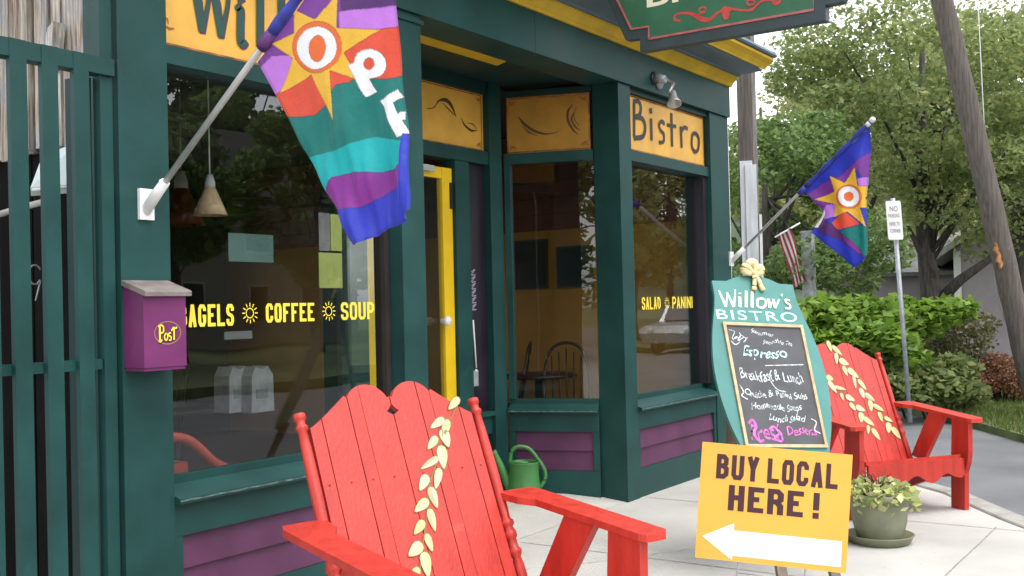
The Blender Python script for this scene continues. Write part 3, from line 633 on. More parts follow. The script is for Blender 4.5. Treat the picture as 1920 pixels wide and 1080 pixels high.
# ---- flags
def edge_interp(pts, n):
    P = np.array(smooth_pts(pts, 8)) if len(pts) > 2 else np.array(pts, float)
    d = np.concatenate([[0], np.cumsum(np.linalg.norm(np.diff(P, axis=0), axis=1))]); q = np.linspace(0, d[-1], n)
    return np.stack([np.interp(q, d, P[:, k]) for k in range(2)], 1)
def coons(top, bottom, left, right, nu, nv):
    T_, B_, L_, R_ = edge_interp(top, nu), edge_interp(bottom, nu), edge_interp(left, nv), edge_interp(right, nv)
    u = np.linspace(0, 1, nu)[None, :, None]; v = np.linspace(0, 1, nv)[:, None, None]
    S = (1 - v) * T_[None] + v * B_[None] + (1 - u) * L_[:, None] + u * R_[:, None]
    S -= (1 - u) * (1 - v) * T_[0] + u * (1 - v) * T_[-1] + (1 - u) * v * B_[0] + u * v * B_[-1]
    return S
def flag_cloth(name, S, pix, plane, paint, ripple, mat, par_add):
    nv, nu = S.shape[:2]; G = S.reshape(-1, 2); cols = paint(G); gc = cols.reshape(nv, nu, 3); ed_ = np.zeros((nv, nu), bool)
    ed_[1:] |= np.abs(gc[1:] - gc[:-1]).sum(-1) > .02; ed_[:, 1:] |= np.abs(gc[:, 1:] - gc[:, :-1]).sum(-1) > .02; gc = gc.copy(); gc[ed_] *= .62
    gc[:, :4] *= .8; gc[:, -4:] *= .8; gc[-5:] *= .8; gc *= (1 + RNG.normal(0, .035, (nv, nu, 1))); cols = np.clip(gc, 0, 1).reshape(-1, 3)
    pos = np.array([tuple(plane(*pix(*p))) for p in G]).reshape(nv, nu, 3)
    u, v = np.meshgrid(np.linspace(0, 1, nu), np.linspace(0, 1, nv)); pos = pos + ripple(u, v)
    me = bpy.data.meshes.new(name); idx = np.arange(nu * nv).reshape(nv, nu)
    F_ = np.stack([idx[:-1, :-1], idx[:-1, 1:], idx[1:, 1:], idx[1:, :-1]], -1).reshape(-1, 4)
    me.from_pydata(pos.reshape(-1, 3).tolist(), [], F_.tolist()); me.polygons.foreach_set('use_smooth', [True] * len(F_))
    ca = me.color_attributes.new('dye', 'FLOAT_COLOR', 'POINT'); ca.data.foreach_set('color', np.concatenate([cols, np.ones((len(cols), 1))], 1).astype(np.float32).ravel())
    setmat(me, mat); return par_add(link(bpy.data.objects.new(name, me)))
m = bpy.data.materials.new('dyed nylon'); m.use_nodes = True; N_, L_ = m.node_tree.nodes, m.node_tree.links; b = N_['Principled BSDF']; b.inputs['Roughness'].default_value = .55; b.inputs['Sheen Weight'].default_value = .15
at_ = N_.new('ShaderNodeVertexColor'); at_.layer_name = 'dye'; tr = N_.new('ShaderNodeBsdfTranslucent'); mx = N_.new('ShaderNodeMixShader'); mx.inputs[0].default_value = .3
nz = N_.new('ShaderNodeTexNoise'); nz.inputs['Scale'].default_value = 26; nz.inputs['Detail'].default_value = 5; bp = N_.new('ShaderNodeBump'); bp.inputs['Strength'].default_value = .35; bp.inputs['Distance'].default_value = .012
tc = N_.new('ShaderNodeTexCoord'); L_.new(tc.outputs['Object'], nz.inputs[0]); L_.new(nz.outputs[0], bp.inputs['Height']); L_.new(bp.outputs[0], b.inputs['Normal'])
L_.new(at_.outputs[0], b.inputs['Base Color']); L_.new(at_.outputs[0], tr.inputs[0]); L_.new(b.outputs[0], mx.inputs[1]); L_.new(tr.outputs[0], mx.inputs[2]); L_.new(mx.outputs[0], N_['Material Output'].inputs[0]); nylon = m
DYE = dict(purple=(.19, .035, .30), dpurple=(.08, .015, .14), lav=(.52, .18, .68), orange=(.72, .075, .035), ring=(.80, .14, .02), teal=(.0, .17, .15), cyan=(.0, .40, .42), vio=(.22, .02, .26), blue=(.02, .035, .46), navy=(.02, .02, .22), yel=(.82, .46, .035), white=(.85, .85, .86))
def painter(ops):
    def paint(G):
        c = np.tile(np.array(DYE['blue']), (len(G), 1))
        for op in ops:
            k, col = op[0], np.array(DYE[op[1]])
            if k == 'poly': msk = inpoly(G, smooth_pts(op[2] + [op[2][0]], 4)[:-1] if len(op) > 3 else op[2])
            elif k == 'ell':
                (cx, cy), rx, ry = op[2]; msk = ((G[:, 0] - cx) / rx) ** 2 + ((G[:, 1] - cy) / ry) ** 2 < 1
            elif k == 'seg':
                a, bb_ = np.array(op[2][0], float), np.array(op[2][1], float); d = bb_ - a; t_ = ((G - a) @ d) / (d @ d); per = np.abs((G - a) @ np.array((-d[1], d[0])) / np.linalg.norm(d)); msk = (t_ > 0) & (t_ < 1) & (per < op[2][2] / 2)
            c[msk] = col
        return c
    return paint
def star(c, tips, rin):
    tips = sorted(tips, key=lambda p: math.atan2(p[1] - c[1], p[0] - c[0])); o = []
    for i, p in enumerate(tips):
        q = tips[(i + 1) % len(tips)]; a0 = math.atan2(p[1] - c[1], p[0] - c[0]); a1 = math.atan2(q[1] - c[1], q[0] - c[0])
        if a1 < a0: a1 += 2 * math.pi
        o.append(p); am = (a0 + a1) / 2; o.append((c[0] + rin * math.cos(am), c[1] + rin * math.sin(am)))
    return o
near_ops = [('poly', 'purple', [(400, -700), (1200, -700), (1200, 60), (990, 60), (760, 130), (600, 260), (420, 300)]),
            ('poly', 'orange', [(380, 330), (600, 240), (760, 240), (900, 110), (1100, 60), (1100, 420), (700, 560), (380, 560)]), ('poly', 'teal', [(480, 488), (600, 492), (700, 450), (770, 350), (1100, 300), (1100, 760), (560, 780)]),
            ('poly', 'cyan', [(600, 690), (1012, 640), (1012, 720), (800, 780), (690, 860)]),
            ('poly', 'dpurple', [(760, -60), (990, -60), (985, 15), (900, 35), (770, 50)]),
            ('poly', 'lav', [(760, 50), (870, 35), (975, 15), (1010, 15), (1010, 105), (880, 125), (765, 130)]),
            ('poly', 'lav', [(405, 300), (470, 235), (560, 230), (565, 330), (510, 385), (480, 410)]),
            ('poly', 'orange', [(770, 250), (900, 130), (1020, 95), (1020, 320), (940, 335), (860, 330)]),
            ('poly', 'orange', [(470, 410), (500, 385), (640, 300), (720, 450), (660, 482), (560, 494), (500, 490)]),
            ('poly', 'teal', [(500, 490), (560, 492), (650, 486), (700, 450), (750, 360), (820, 335), (940, 330), (1060, 300), (1080, 700), (1010, 640), (880, 572), (750, 632), (640, 668), (570, 640)]),
            ('poly', 'orange', [(730, 320), (810, 345), (738, 362)]),
            ('poly', 'cyan', [(600, 664), (760, 632), (890, 572), (1012, 590), (1012, 690), (900, 725), (790, 725), (710, 765), (680, 820), (640, 760)]),
            ('poly', 'vio', [(690, 830), (705, 790), (740, 748), (820, 728), (920, 725), (1004, 685), (1002, 745), (925, 830), (855, 876), (740, 890)]),
            ('poly', 'yel', star((665, 200), [(752, -25), (920, 122), (835, 338), (745, 512), (500, 392), (470, 185), (566, 40)], 118)),
            ('ell', 'ring', ((665, 200), 109, 109)), ('ell', 'white', ((664, 203), 89, 91)), ('ell', 'ring', ((668, 206), 39, 56)),
            ('seg', 'white', ((818, 268), (884, 398), 52)), ('ell', 'white', ((880, 268), 62, 63)), ('ell', 'orange', ((880, 268), 23, 25)), ('seg', 'white', ((818, 262), (850, 330), 52)),
            ('seg', 'white', ((1000, 388), (926, 440), 40)), ('seg', 'white', ((944, 420), (1012, 570), 46)), ('poly', 'white', [(1000, 470), (1015, 465), (1015, 500), (985, 520)]),
            ('poly', 'blue', [(1012, 560), (1100, 560), (1100, 900), (1003, 760)])]
far_ops = [('poly', 'purple', [(110, 555), (215, 480), (320, 440), (510, 270), (490, 500), (430, 400), (360, 480), (290, 520), (210, 680), (160, 640)]),
           ('poly', 'lav', [(205, 665), (235, 620), (320, 610), (305, 690), (225, 715)]), ('poly', 'lav', [(430, 455), (500, 435), (500, 520), (440, 520)]),
           ('poly', 'orange', [(350, 655), (440, 740), (330, 775), (300, 778), (275, 735)]),
           ('poly', 'teal', [(320, 800), (340, 778), (440, 742), (500, 770), (505, 950), (440, 935), (380, 850)]),
           ('poly', 'dpurple', [(215, 705), (270, 740), (330, 800), (400, 860), (455, 935), (420, 920), (330, 850), (180, 785)]),
           ('poly', 'vio', [(330, 805), (400, 860), (462, 935), (430, 930), (360, 870)]),
           ('poly', 'yel', star((375, 572), [(418, 382), (520, 500), (510, 640), (475, 762), (285, 700), (155, 587), (255, 436)], 92)),
           ('ell', 'ring', ((377, 570), 76, 76)), ('ell', 'white', ((377, 568), 62, 65)), ('ell', 'ring', ((377, 568), 27, 29)),
           ('poly', 'white', [(150, 765), (200, 680), (225, 650), (228, 680), (185, 765)])]
def flag(label, mount, tip_dir, plen, S, pix, plane, ops, ripple, r=.0125):
    t, add = T('flag', label, 'flag', mount, 'open flags on the shopfront'); mo = Vector(mount); d = Vector(tip_dir).normalized(); tip = mo + d * plen
    bmx = bmesh.new(); add_box(bmx, mo.x - .034, mo.x + .034, -.016, -.001, mo.z - .062, mo.z + .062)
    bk = add(obj('bracket', bmx, white, None, bevel=.003))
    tube('socket', [mo + Vector((0, .03, -.028)), mo + d * .05, mo + d * .13], [.024, .022, .019], white, None, 14).parent = bk
    tube('socket', [mo + d * .10 + Vector((0, 0, -.01)), mo + d * .10 + Vector((0, 0, .028))], [.012, .010], white, None, 10).parent = bk
    add(tube('pole', [mo + d * .1, mo + d * (plen * .45), tip], [r, r, r * .95], alum, None, 14))
    add(lathe('finial', [(0, -.05), (.019, -.045), (.019, -.01), (.013, 0), (.024, .018), (.022, .035), (.012, .047), (0, .05)], white, None, 14, f=lambda p: tip + d.to_track_quat('Z', 'Y') @ p))
    flag_cloth('cloth', S, pix, plane, painter(ops), ripple, nylon, add)
    return t, add, mo, d
c2 = lambda x, y: (300 + x / 2.25, y / 2.25)
S1 = coons([(412, 262), (520, 120), (640, -45), (810, -290)], [(806, 1012), (840, 1034), (900, 1002), (975, 955), (1032, 915), (1060, 880)], [(412, 262), (530, 490), (640, 710), (806, 1012)], [(810, -290), (930, -200), (975, 0), (992, 200), (1012, 420), (1040, 650), (1060, 880)], 210, 300)
FX1 = 2.73
def rip1(u, v):
    a = .022 * np.sin(7 * u + 3 * v + .5) * (.25 + v) + .013 * np.sin(17 * u - 5 * v) * v + .007 * np.sin(25 * v + 9 * u) * v + .004 * np.sin(48 * u + 14 * v) * v; fold = np.clip((u - .88) / .12, 0, 1) ** 2 * .02 * (.3 + v)
    o = np.zeros(u.shape + (3,)); o[..., 0] = (a + fold) * np.clip(v * 6, 0, 1); return o
d1 = (onX(560, 0, FX1) - onX(285, 382, FX1))
ft, fadd, fmo, fd = flag('large open flag with yellow sun hanging from the post above the mailbox', (FX1, -.03, onX(285, 382, FX1).z), d1, 1.62, S1, c2, lambda a, b: onX(a, b, FX1), near_ops, rip1)
def sleeve(add, mo, d, a, b, r0, mat1, mat2):
    """cloth sleeve wound on the pole"""
    pts = [mo + d * (a + (b - a) * i / 14) for i in range(15)]
    add(tube('sleeve', pts, [r0 + .004 * math.sin(i * 1.7) for i in range(15)], mat1, None, 12))
    add(tube('sleeve_end', [mo + d * (a - .07), mo + d * (a - .03) + Vector((0, 0, -.006)), mo + d * (a + .01)], [r0 * .95, r0 * 1.35, r0], mat2, None, 12))
navyc = M('navy nylon', (.03, .04, .32), .6, .2, 20, .3, 60); violetc = M('violet nylon', (.10, .025, .14), .6, .2, 20, .3, 60)
pl1 = (onX(505, 82, FX1) - fmo).length
sleeve(fadd, fmo, fd, pl1 + .03, pl1 + .80, .022, navyc, violetc)
c2f = lambda x, y: (1480 + x / 3.375, 200 + y / 3.375)
FX2 = 8.66
S2 = coons([(85, 525), (220, 400), (360, 270), (510, 130)], [(145, 795), (260, 890), (395, 1008), (450, 985), (488, 930)], [(85, 525), (150, 595), (205, 665), (170, 745), (145, 795)], [(510, 130), (498, 300), (482, 470), (472, 600), (480, 760), (488, 930)], 130, 190)
def rip2(u, v):
    o = np.zeros(u.shape + (3,)); o[..., 0] = (.03 * np.sin(6 * u + 4 * v) * (.3 + v) + .012 * np.sin(15 * u - 6 * v) + np.clip((u - .85) / .15, 0, 1) ** 2 * .06) * np.clip(v * 6, 0, 1); return o
d2 = onX(1640, 225, FX2) - onX(1380, 485, FX2)
ft2, fadd2, fmo2, fd2 = flag('open flag at the far corner of the shop, hanging over the chalkboard sign', (FX2, -.03, onX(1380, 485, FX2).z), d2, (onX(1640, 225, FX2) - onX(1380, 485, FX2)).length - .02, S2, c2f, lambda a, b: onX(a, b, FX2), far_ops, rip2)
pl2 = (onX(1507, 360, FX2) - fmo2).length
sleeve(fadd2, fmo2, fd2, pl2 + .03, pl2 + .76, .02, navyc, navyc)

# ---- hanging signboard, square to the facade
HX = 6.0
t, add = T('hanging_sign', 'green projecting signboard with slate frame and red scroll hanging above the entrance', 'sign', (HX, -1.08, 2.95))
HP = lambda px, py, x=HX: onX(px, py, x)
half = [(-.57, 2.96), (-.57, 3.045), (-.47, 3.05), (-.345, 3.335), (-.345, 3.75), (-.47, 3.86)]
yc = -1.152
out = half + [(2 * yc - y, z) for y, z in half[::-1]]
inn = [(-.635, 3.03), (-.635, 3.107), (-.515, 3.11), (-.405, 3.345), (-.405, 3.73), (-.50, 3.80)]; inn = inn + [(2 * yc - y, z) for y, z in inn[::-1]]
add(prism('frame', out, HX - .035, HX + .035, lambda p, q, s: (s, p, q), signframe, bevel=.004))
bd = add(prism('board', inn, HX - .0385, HX + .0385, lambda p, q, s: (s, p, q), signgreen))
strokes('red_liner', [(inn + [inn[0]], .014)], lambda y, z: Vector((HX - .0398, y, z)), pinkline, bd, -1)
c4 = lambda x, y: (1120 + x / 3.84, y / 3.84)
def hs_(pts, k=6): return [(v.y, v.z) for v in (HP(*c4(*p)) for p in smooth_pts(pts, k))]
sc = [(hs_([(620, 160), (580, 150), (580, 120), (630, 105), (700, 110), (770, 145), (830, 150), (880, 105), (930, 85)]), (.012, .018, .012, .012, .02, .03, .022, .014, .02)),
      (hs_([(800, 95), (760, 95), (760, 70), (795, 62), (800, 85)]), .010), (hs_([(720, 120), (770, 105), (800, 95)]), .01),
      (hs_([(930, 85), (980, 75), (1060, 85), (1130, 80), (1170, 45), (1200, 20), (1270, 10), (1320, 30), (1340, 10)]), (.022, .014, .012, .016, .012, .012, .014, .018, .01)),
      (hs_([(1150, 40), (1110, 45), (1100, 20), (1135, 8), (1155, 30)]), .012), (hs_([(1320, 40), (1290, 40), (1285, 15), (1310, 0)]), .012),
      (hs_([(940, 60), (945, 110), (950, 150)], 3), (.03, .05, .025)), (hs_([(905, 95), (940, 80), (985, 78)], 3), (.012, .045, .02))]
strokes('red_scroll', sc, lambda y, z: Vector((HX - .0400, y, z)), signred, bd, -1)
# lettering: its feet show at the top of the picture
b0 = HP(*c4(378, 68)); b1 = HP(*c4(612, 30))
text('lettering', 'BISTRO', cream, lambda u, v: Vector((HX - .0402, b0.y - u, b0.z + v + u * .0)), .135, .98, .02, 0, bd)
text('lettering', "Willow's", cream, lambda u, v: Vector((HX - .0402, b0.y - .02 - u, b0.z + .25 + v)), .26, .92, .015, .25, bd)
add(tube('bracket_arm', [(HX, -.02, 3.98), (HX, -1.95, 3.98)], .022, black)); add(tube('hanger', [(HX, -.6, 3.98), (HX, -.6, 3.84)], .008, black)); add(tube('hanger', [(HX, -1.7, 3.98), (HX, -1.7, 3.84)], .008, black))
add(tube('brace', [(HX, -.19, 3.60), (HX, -.25, 3.90), (HX, -.35, 3.975)], .012, black))

# ---- spot lamp on the beam
lp = onY(1237, 155, -.03); hd = onY(1263, 186, -.15)
t, add = T('spot_lamp', 'small grey swivel spot lamp on the beam above the Bistro lettering', 'lamp', lp)
add(lathe('base_plate', [(0, 0), (.052, 0), (.05, .014), (.028, .028), (0, .03)], galv, None, 18, f=lambda p: lp + Vector((p.x, .009 - p.z, p.y))))
add(tube('swivel_arm', [lp + Vector((0, -.02, 0)), lp + Vector((.02, -.055, .02)), lp + Vector((.05, -.09, -.01)), hd + Vector((-.03, .02, .05))], .012, alum))
ax = (hd - (lp + Vector((.05, -.07, .02)))).normalized()
add(lathe('head', [(0, -.075), (.02, -.075), (.026, -.05), (.028, -.02), (.052, .035), (.056, .045), (.05, .045), (.03, .0), (0, -.01)], alum, None, 20, f=lambda p: hd + ax.to_track_quat('Z', 'Y') @ p))
t2, add = T('floodlight_socket', 'round black and grey lamp socket mounted beside the spot lamp', 'lamp', lp + Vector((-.09, 0, .02)))
q = lp + Vector((-.085, 0, .02))
add(lathe('cover_plate', [(0, 0), (.05, 0), (.048, .012), (0, .014)], black, None, 18, f=lambda p: q + Vector((p.x, .009 - p.z, p.y))))
add(lathe('socket', [(0, 0), (.034, 0), (.036, .05), (.03, .075), (.018, .08), (.0, .06)], galv, None, 18, f=lambda p: q + Vector((p.x + p.z * .3, -.003 - p.z, p.y - p.z * .2))))

# ---- conduit and the timber post beyond the corner
t, add = T('conduit', 'thin white conduit running down the far corner of the shop', 'pipe', (8.72, .03, 0))
add(tube('pipe', [(8.715, .03, 0), (8.715, .03, 3.3)], .016, white)); 
for z in (.6, 1.78, 2.7, 3.15): add(box('strap', 8.693, 8.738, .008, .05, z, z + .03, white, None, .002))
pc = atD(1397, 300, 10.6); pz = pc.z
t, add = T('timber_post', 'square brown timber post with white painted boards on its lower half', 'post', (pc.x, pc.y, 0))
rt = Matrix.Rotation(YAW - .25, 3, 'Z')
fp = lambda x, y, z: Vector((pc.x, pc.y, 0)) + rt @ Vector((x, y, z))
add(box('post', -.075, .055, -.08, .06, 0, 5.2, polewood, None, .008, f=fp)); add(box('conduit_board', -.06, .05, -.12, -.082, 0, 5.0, M('grey conduit board', (.27, .25, .23), .8, .2, 9, .2, 40, streak=(6, 6, .5)), None, .004, f=fp))
add(box('white_board', -.092, -.077, -.07, .05, 0, pz - .02, whiteshade, None, .004, f=fp)); add(box('white_board', -.075, .06, -.145, -.122, 0, pz - .55, white, None, .004, f=fp)); add(box('white_board', -.108, -.094, -.11, -.0, 0, pz - .06, whiteshade, None, .004, f=fp))

# ---- inside: pendants, menus, tables, chairs, papers
def pendant(label, c, mat, s=1.):
    t, add = T('pendant_lamp', label, 'lamp', c, 'pendant lamps inside the shop'); c = Vector(c)
    add(tube('cord', [c + Vector((0, 0, .12 * s)), (c.x, c.y, 3.02)], .004, paperw)); add(lathe('cap', [(0, .16 * s), (.02 * s, .16 * s), (.034 * s, .11 * s), (.036 * s, .07 * s), (0, .07 * s)], paperw, None, 16, loc=c))
    add(lathe('shade', [(.034 * s, .075 * s), (.05 * s, .04 * s), (.085 * s, -.04 * s), (.115 * s, -.115 * s), (.110 * s, -.115 * s), (.08 * s, -.04 * s), (.045 * s, .035 * s), (.03 * s, .065 * s)], mat, None, 24, loc=c))
pc_ = onY(394, 372, .75); pendant('amber glass pendant lamp with white cap hanging inside the near window', pc_, amber, .76)
pendant('red glass pendant lamp further inside, left of the amber one', onY(340, 380, 2.6), redshade, 1.4)
for k, (a, b_) in enumerate(((2.09, 1.72), (1.62, 1.24))):
    z0, z1 = 1.56, 2.02 - .08 * k
    t, add = T('menu_board', ('black menu board inside on the mustard wall, nearer the door', 'wider black menu board inside on the mustard wall, beside the window post')[k], 'menu board', (8.47, (a + b_) / 2, z0))
    add(fbox('frame', IW, b_, a, .034, .052, z0, z1, chairwood, None)); add(fbox('slate', IW, b_ + .02, a - .02, .036, .055, z0 + .02, z1 - .02, menub, None))
def windsor(label, x, y, rz, h=1.0):
    t = thing('windsor_chair', label, 'chair', (x, y, .05), rz, 'wooden chairs inside the shop'); P_ = lambda o: setattr(o, 'parent', t)
    P_(lathe('seat', [(0, .43), (.2, .43), (.215, .445), (.2, .46), (0, .455)], chairwood, None, 20))
    for sx in (-1, 1):
        for sy in (-1, 1): P_(tube('leg', [(sx * .2, sy * .2, 0), (sx * .13, sy * .13, .44)], [.014, .02], chairwood, None, 8))
    hoop = smooth_pts([(-.19, .15, .45), (-.2, .2, .7), (-.14, .25, .95), (0, .265, 1.02), (.14, .25, .95), (.2, .2, .7), (.19, .15, .45)], 5)
    P_(tube('back_hoop', hoop, .014, chairwood, None, 8))
    for k in range(-2, 3): P_(tube('spindle', [(k * .06, .16, .45), (k * .065, .235, .97 - abs(k) * .03)], .007, chairwood, None, 6))
windsor('hoop back wooden chair inside behind the recess window, under the wider menu board', 7.85, 1.18, R(-60)); windsor('hoop back wooden chair inside behind the recess window, at the door side', 8.0, 1.95, R(-150)); windsor('hoop back wooden chair deep inside behind the near shop window', 5.3, 3.4, R(200))
def cafe_table(label, x, y):
    t = thing('cafe_table', label, 'table', (x, y, .05), 0, 'tables inside the shop')
    for o in (lathe('top', [(0, .71), (.34, .71), (.345, .725), (.34, .74), (0, .74)], chairwood, None, 28), tube('pedestal', [(0, 0, .03), (0, 0, .71)], [.05, .035], black), lathe('foot', [(0, 0), (.24, 0), (.2, .03), (0, .04)], black, None, 20)): o.parent = t
cafe_table('round cafe table inside behind the recess window', 8.1, 1.62); cafe_table('round cafe table inside behind the near shop window', 4.6, 2.2)
def paper(name, label, px0, py0, px1, py1, y, mat, cat='notice', group=None, th=.004):
    a = onY(px0, py1, y); b_ = onY(px1, py0, y)
    o = box(name, a.x, b_.x, y, y + th, a.z, b_.z, mat, None, 0); return tag(o, label, cat, group)
p = paper('notice', 'lime green notice taped low inside the near shop window', 599, 475, 641, 540, .13, paperg)
strokes('printed_ring', [([(p.data.vertices[0].co.x * 0 + onY(620, 508, .128).x + .03 * math.cos(a), onY(620, 508, .128).z + .045 * math.sin(a)) for a in np.linspace(0, 6.29, 20)], .004)], lambda s, z: Vector((s, .1285, z)), M('olive print', (.28, .34, .06), .7), p)
paper('notice', 'narrow lime and grey notice taped above the other one in the window', 621, 403, 640, 470, .13, paperg); paper('notice', 'narrow grey paper strip taped beside the upper lime notice', 599, 400, 618, 470, .13, M('grey paper', (.16, .16, .16), .7))
paper('notice', 'seafoam card hung inside the near shop window', 429, 441, 512, 490, .5, seafoam); paper('notice', 'small pale card taped under the window lettering', 421, 620, 473, 637, .2, M('grey card', (.14, .15, .15), .7))
def carton(label, px0, py0, px1, py1, y):
    a = onY(px0, py1, y); b_ = onY(px1, py0, y); w_ = b_.x - a.x; t = thing('paper_bag', label, 'bag', (a.x, y, a.z), 0, 'white bags in the near window')
    bm = bmesh.new(); add_prism(bm, [(0, 0), (w_, 0), (w_ * .96, (b_.z - a.z) * .8), (w_ * .75, b_.z - a.z), (w_ * .5, (b_.z - a.z) * .93), (w_ * .2, b_.z - a.z), (w_ * .04, (b_.z - a.z) * .8)], 0, .12, lambda p, q, s: (p, s, q)); obj('body', bm, M('grey white bag paper', (.24, .25, .26), .7, .12, 14, .3, 30), t, bevel=.004)
    box('label_strip', w_ * .2, w_ * .7, -.003, -.001, (b_.z - a.z) * .3, (b_.z - a.z) * .5, M('grey card', (.14, .15, .15), .7), t, 0)
carton('white paper bag standing on the window platform, left of the pair', 430, 685, 470, 775, .80); carton('white paper bag standing on the window platform, right of the pair', 472, 685, 513, 775, .72)
ta, add = T('red_armchair', 'red bentwood armchair inside, its curved arm low in the near window corner', 'chair', (3.2, .95, .58))
arm_ = [tuple(onY(px_, py_, .62)) for px_, py_ in ((296, 818), (322, 820), (348, 824), (372, 840), (402, 868), (440, 884), (462, 888))]
redin = M('dull red chair paint', (.42, .06, .035), .5)
add(tube('arm', smooth_pts(arm_, 5), .026, redin)); add(tube('arm_post', [arm_[5], (arm_[5][0] + .02, .64, .585)], .02, redin)); add(box('seat', 2.95, 3.45, .66, 1.1, .62, .68, redin, None, .01)); add(box('back', 2.93, 2.98, .66, 1.1, .60, 1.0, redin, None, .01))
# lock box and script on the aubergine side light
t, add = T('lock_box', 'grey lock box hanging from a pale cord beside the yellow door', 'lock box', DW(6.15, -.03, 1.0))
lx = onY(889, 700, .87)
add(tube('cord', [onY(887, 600, .868), onY(893, 690, .868)], .006, paperw)); add(box('case', lx.x - .035, lx.x + .035, .858, .882, lx.z - .09, lx.z + .02, galv, None, .006)); add(lathe('dial', [(0, 0), (.012, 0), (.01, .01), (0, .012)], white, None, 12, f=lambda p: onY(893, 695, .85) + Vector((p.x, .006 - p.z, p.y))))
ls = []
for k in range(6):
    a = onY(886 + k * 0.3, 510 + k * 13, .884); ls.append((smooth_pts([(a.x - .02, a.z), (a.x + .03, a.z + .018), (a.x - .015, a.z - .02), (a.x + .035, a.z - .02)], 4), .008))
tag(strokes('painted_script', ls, lambda s, z: Vector((s, .8835, z)), M('lilac script', (.34, .30, .38), .6)), 'lilac script painted down the dark panel beside the door', 'lettering')

# ================================================================== GATE AND SHED BESIDE THE SHOP
GT = Frame((2.60, .01), (-.999, -.03), -1)            # runs left from the post, outward to the street
GT.n = Vector((0, -1, 0))
t, add = T('slatted_gate', 'tall dark green gate of upright wooden slats beside the corner post', 'gate', (2.0, .02, 0))
gz = lambda s: 2.375 - .01 * s
add(fbox('gate_stile', GT, .0, .055, -.05, -.005, .0, 2.95, green, None))
add(fbox('gate_stile', GT, .057, .105, -.16, -.06, .0, 2.33, greenD, None))
add(prism('top_rail', [(.0, 2.40), (1.0, 2.40), (1.0, 2.335), (.0, 2.335)], -.055, .012, lambda p, q, n: GT(p, n, q), green, bevel=.004))
add(prism('middle_rail', [(.06, 1.235), (1.0, 1.235), (1.0, 1.195), (.06, 1.195)], -.055, -.012, lambda p, q, n: GT(p, n, q), green, bevel=.004))
add(prism('bottom_rail', [(.06, .2), (1.0, .2), (1.0, .12), (.06, .12)], -.055, -.012, lambda p, q, n: GT(p, n, q), green, bevel=.004))
for k in range(6):
    xt = onY(157 - 60 * k, 250, 0).x; s_ = 2.60 - xt; lean = .012
    add(prism('slat', [(s_ + .033, .06), (s_ - .033 + .0, .06), (s_ - .033 + lean, 2.40 + .001), (s_ + .033 + lean, 2.40 + .001)], -.011, .014 + .0005 * (k % 2), lambda p, q, n: GT(p, n, q), green, bevel=.004))
t, add = T('plank_wall', 'old side wall of weathered grey brown upright planks behind the gate', 'wall', (2.68, 1.2, 0))
yy = .235
while yy < 2.4:
    wd = random.choice((.05, .07, .09, .12, .14)); zb = 2.11 + random.uniform(-.02, .02); dx = random.uniform(-.012, .012)
    add(box('plank', 2.672 + dx, 2.70 + dx, yy + .003, yy + wd - .003, zb, 4.2, oldwood, None, .003)); yy += wd
for k, y_ in enumerate((.52, .66, .95, 1.3)): add(box('batten', 2.645, 2.668, y_, y_ + random.uniform(.025, .045), 2.12, 4.2, oldwood, None, .003))
bm = bmesh.new(); add_prism(bm, [(.40, 2.62), (.44, 2.60), (.50, 2.44), (.47, 2.42), (.42, 2.47)], 2.60, 2.655, lambda y, z, x: (x, y, z)); add(obj('split_board', bm, oldwood))
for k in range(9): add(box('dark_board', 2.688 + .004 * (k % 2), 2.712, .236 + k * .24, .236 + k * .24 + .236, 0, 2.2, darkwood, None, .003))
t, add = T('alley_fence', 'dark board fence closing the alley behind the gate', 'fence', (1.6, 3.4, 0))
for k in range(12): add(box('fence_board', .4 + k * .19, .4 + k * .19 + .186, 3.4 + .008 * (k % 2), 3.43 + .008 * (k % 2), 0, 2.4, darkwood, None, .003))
pts = [onX(57, 352, 2.50), onX(147, 345, 2.60), onX(144, 268, 2.64), onX(80, 290, 2.62)]
bm = bmesh.new(); v = [bm.verts.new(p) for p in pts] + [bm.verts.new(p + Vector((.02, .03, -.03))) for p in pts]
for f_ in ((0, 1, 2, 3), (7, 6, 5, 4), (0, 4, 5, 1), (1, 5, 6, 2), (2, 6, 7, 3), (3, 7, 4, 0)): bm.faces.new([v[i] for i in f_])
t, add = T('plastic_sheet', 'milky white plastic sheet sloping under the old planks behind the gate', 'plastic sheet', pts[0])
add(obj('sheet', bm, plasticsheet, None, bevel=.003)); add(tube('edge_batten', [pts[0] + Vector((-.005, -.02, -.01)), pts[1] + Vector((-.005, -.02, -.01))], .006, white))
a, b_ = onX(-30, 411, 2.5), onX(100, 374, 2.5)
tag(tube('handrail', [a, (a + b_) / 2 + Vector((0, 0, .004)), b_], .013, M('pale grey pipe', (.42, .40, .38), .5)), 'pale grey rail in the dark space behind the gate', 'rail')
ring = onX(66, 515, 2.6)
tag(tube('wire_hook', smooth_pts([tuple(ring + Vector((.03 * math.cos(a), 0, .04 * math.sin(a)))) for a in np.linspace(.6, 5.6, 10)] + [tuple(ring + Vector((.0, 0, -.11)))], 3), .004, galv), 'bent wire hook hanging in the dark behind the gate', 'hook')

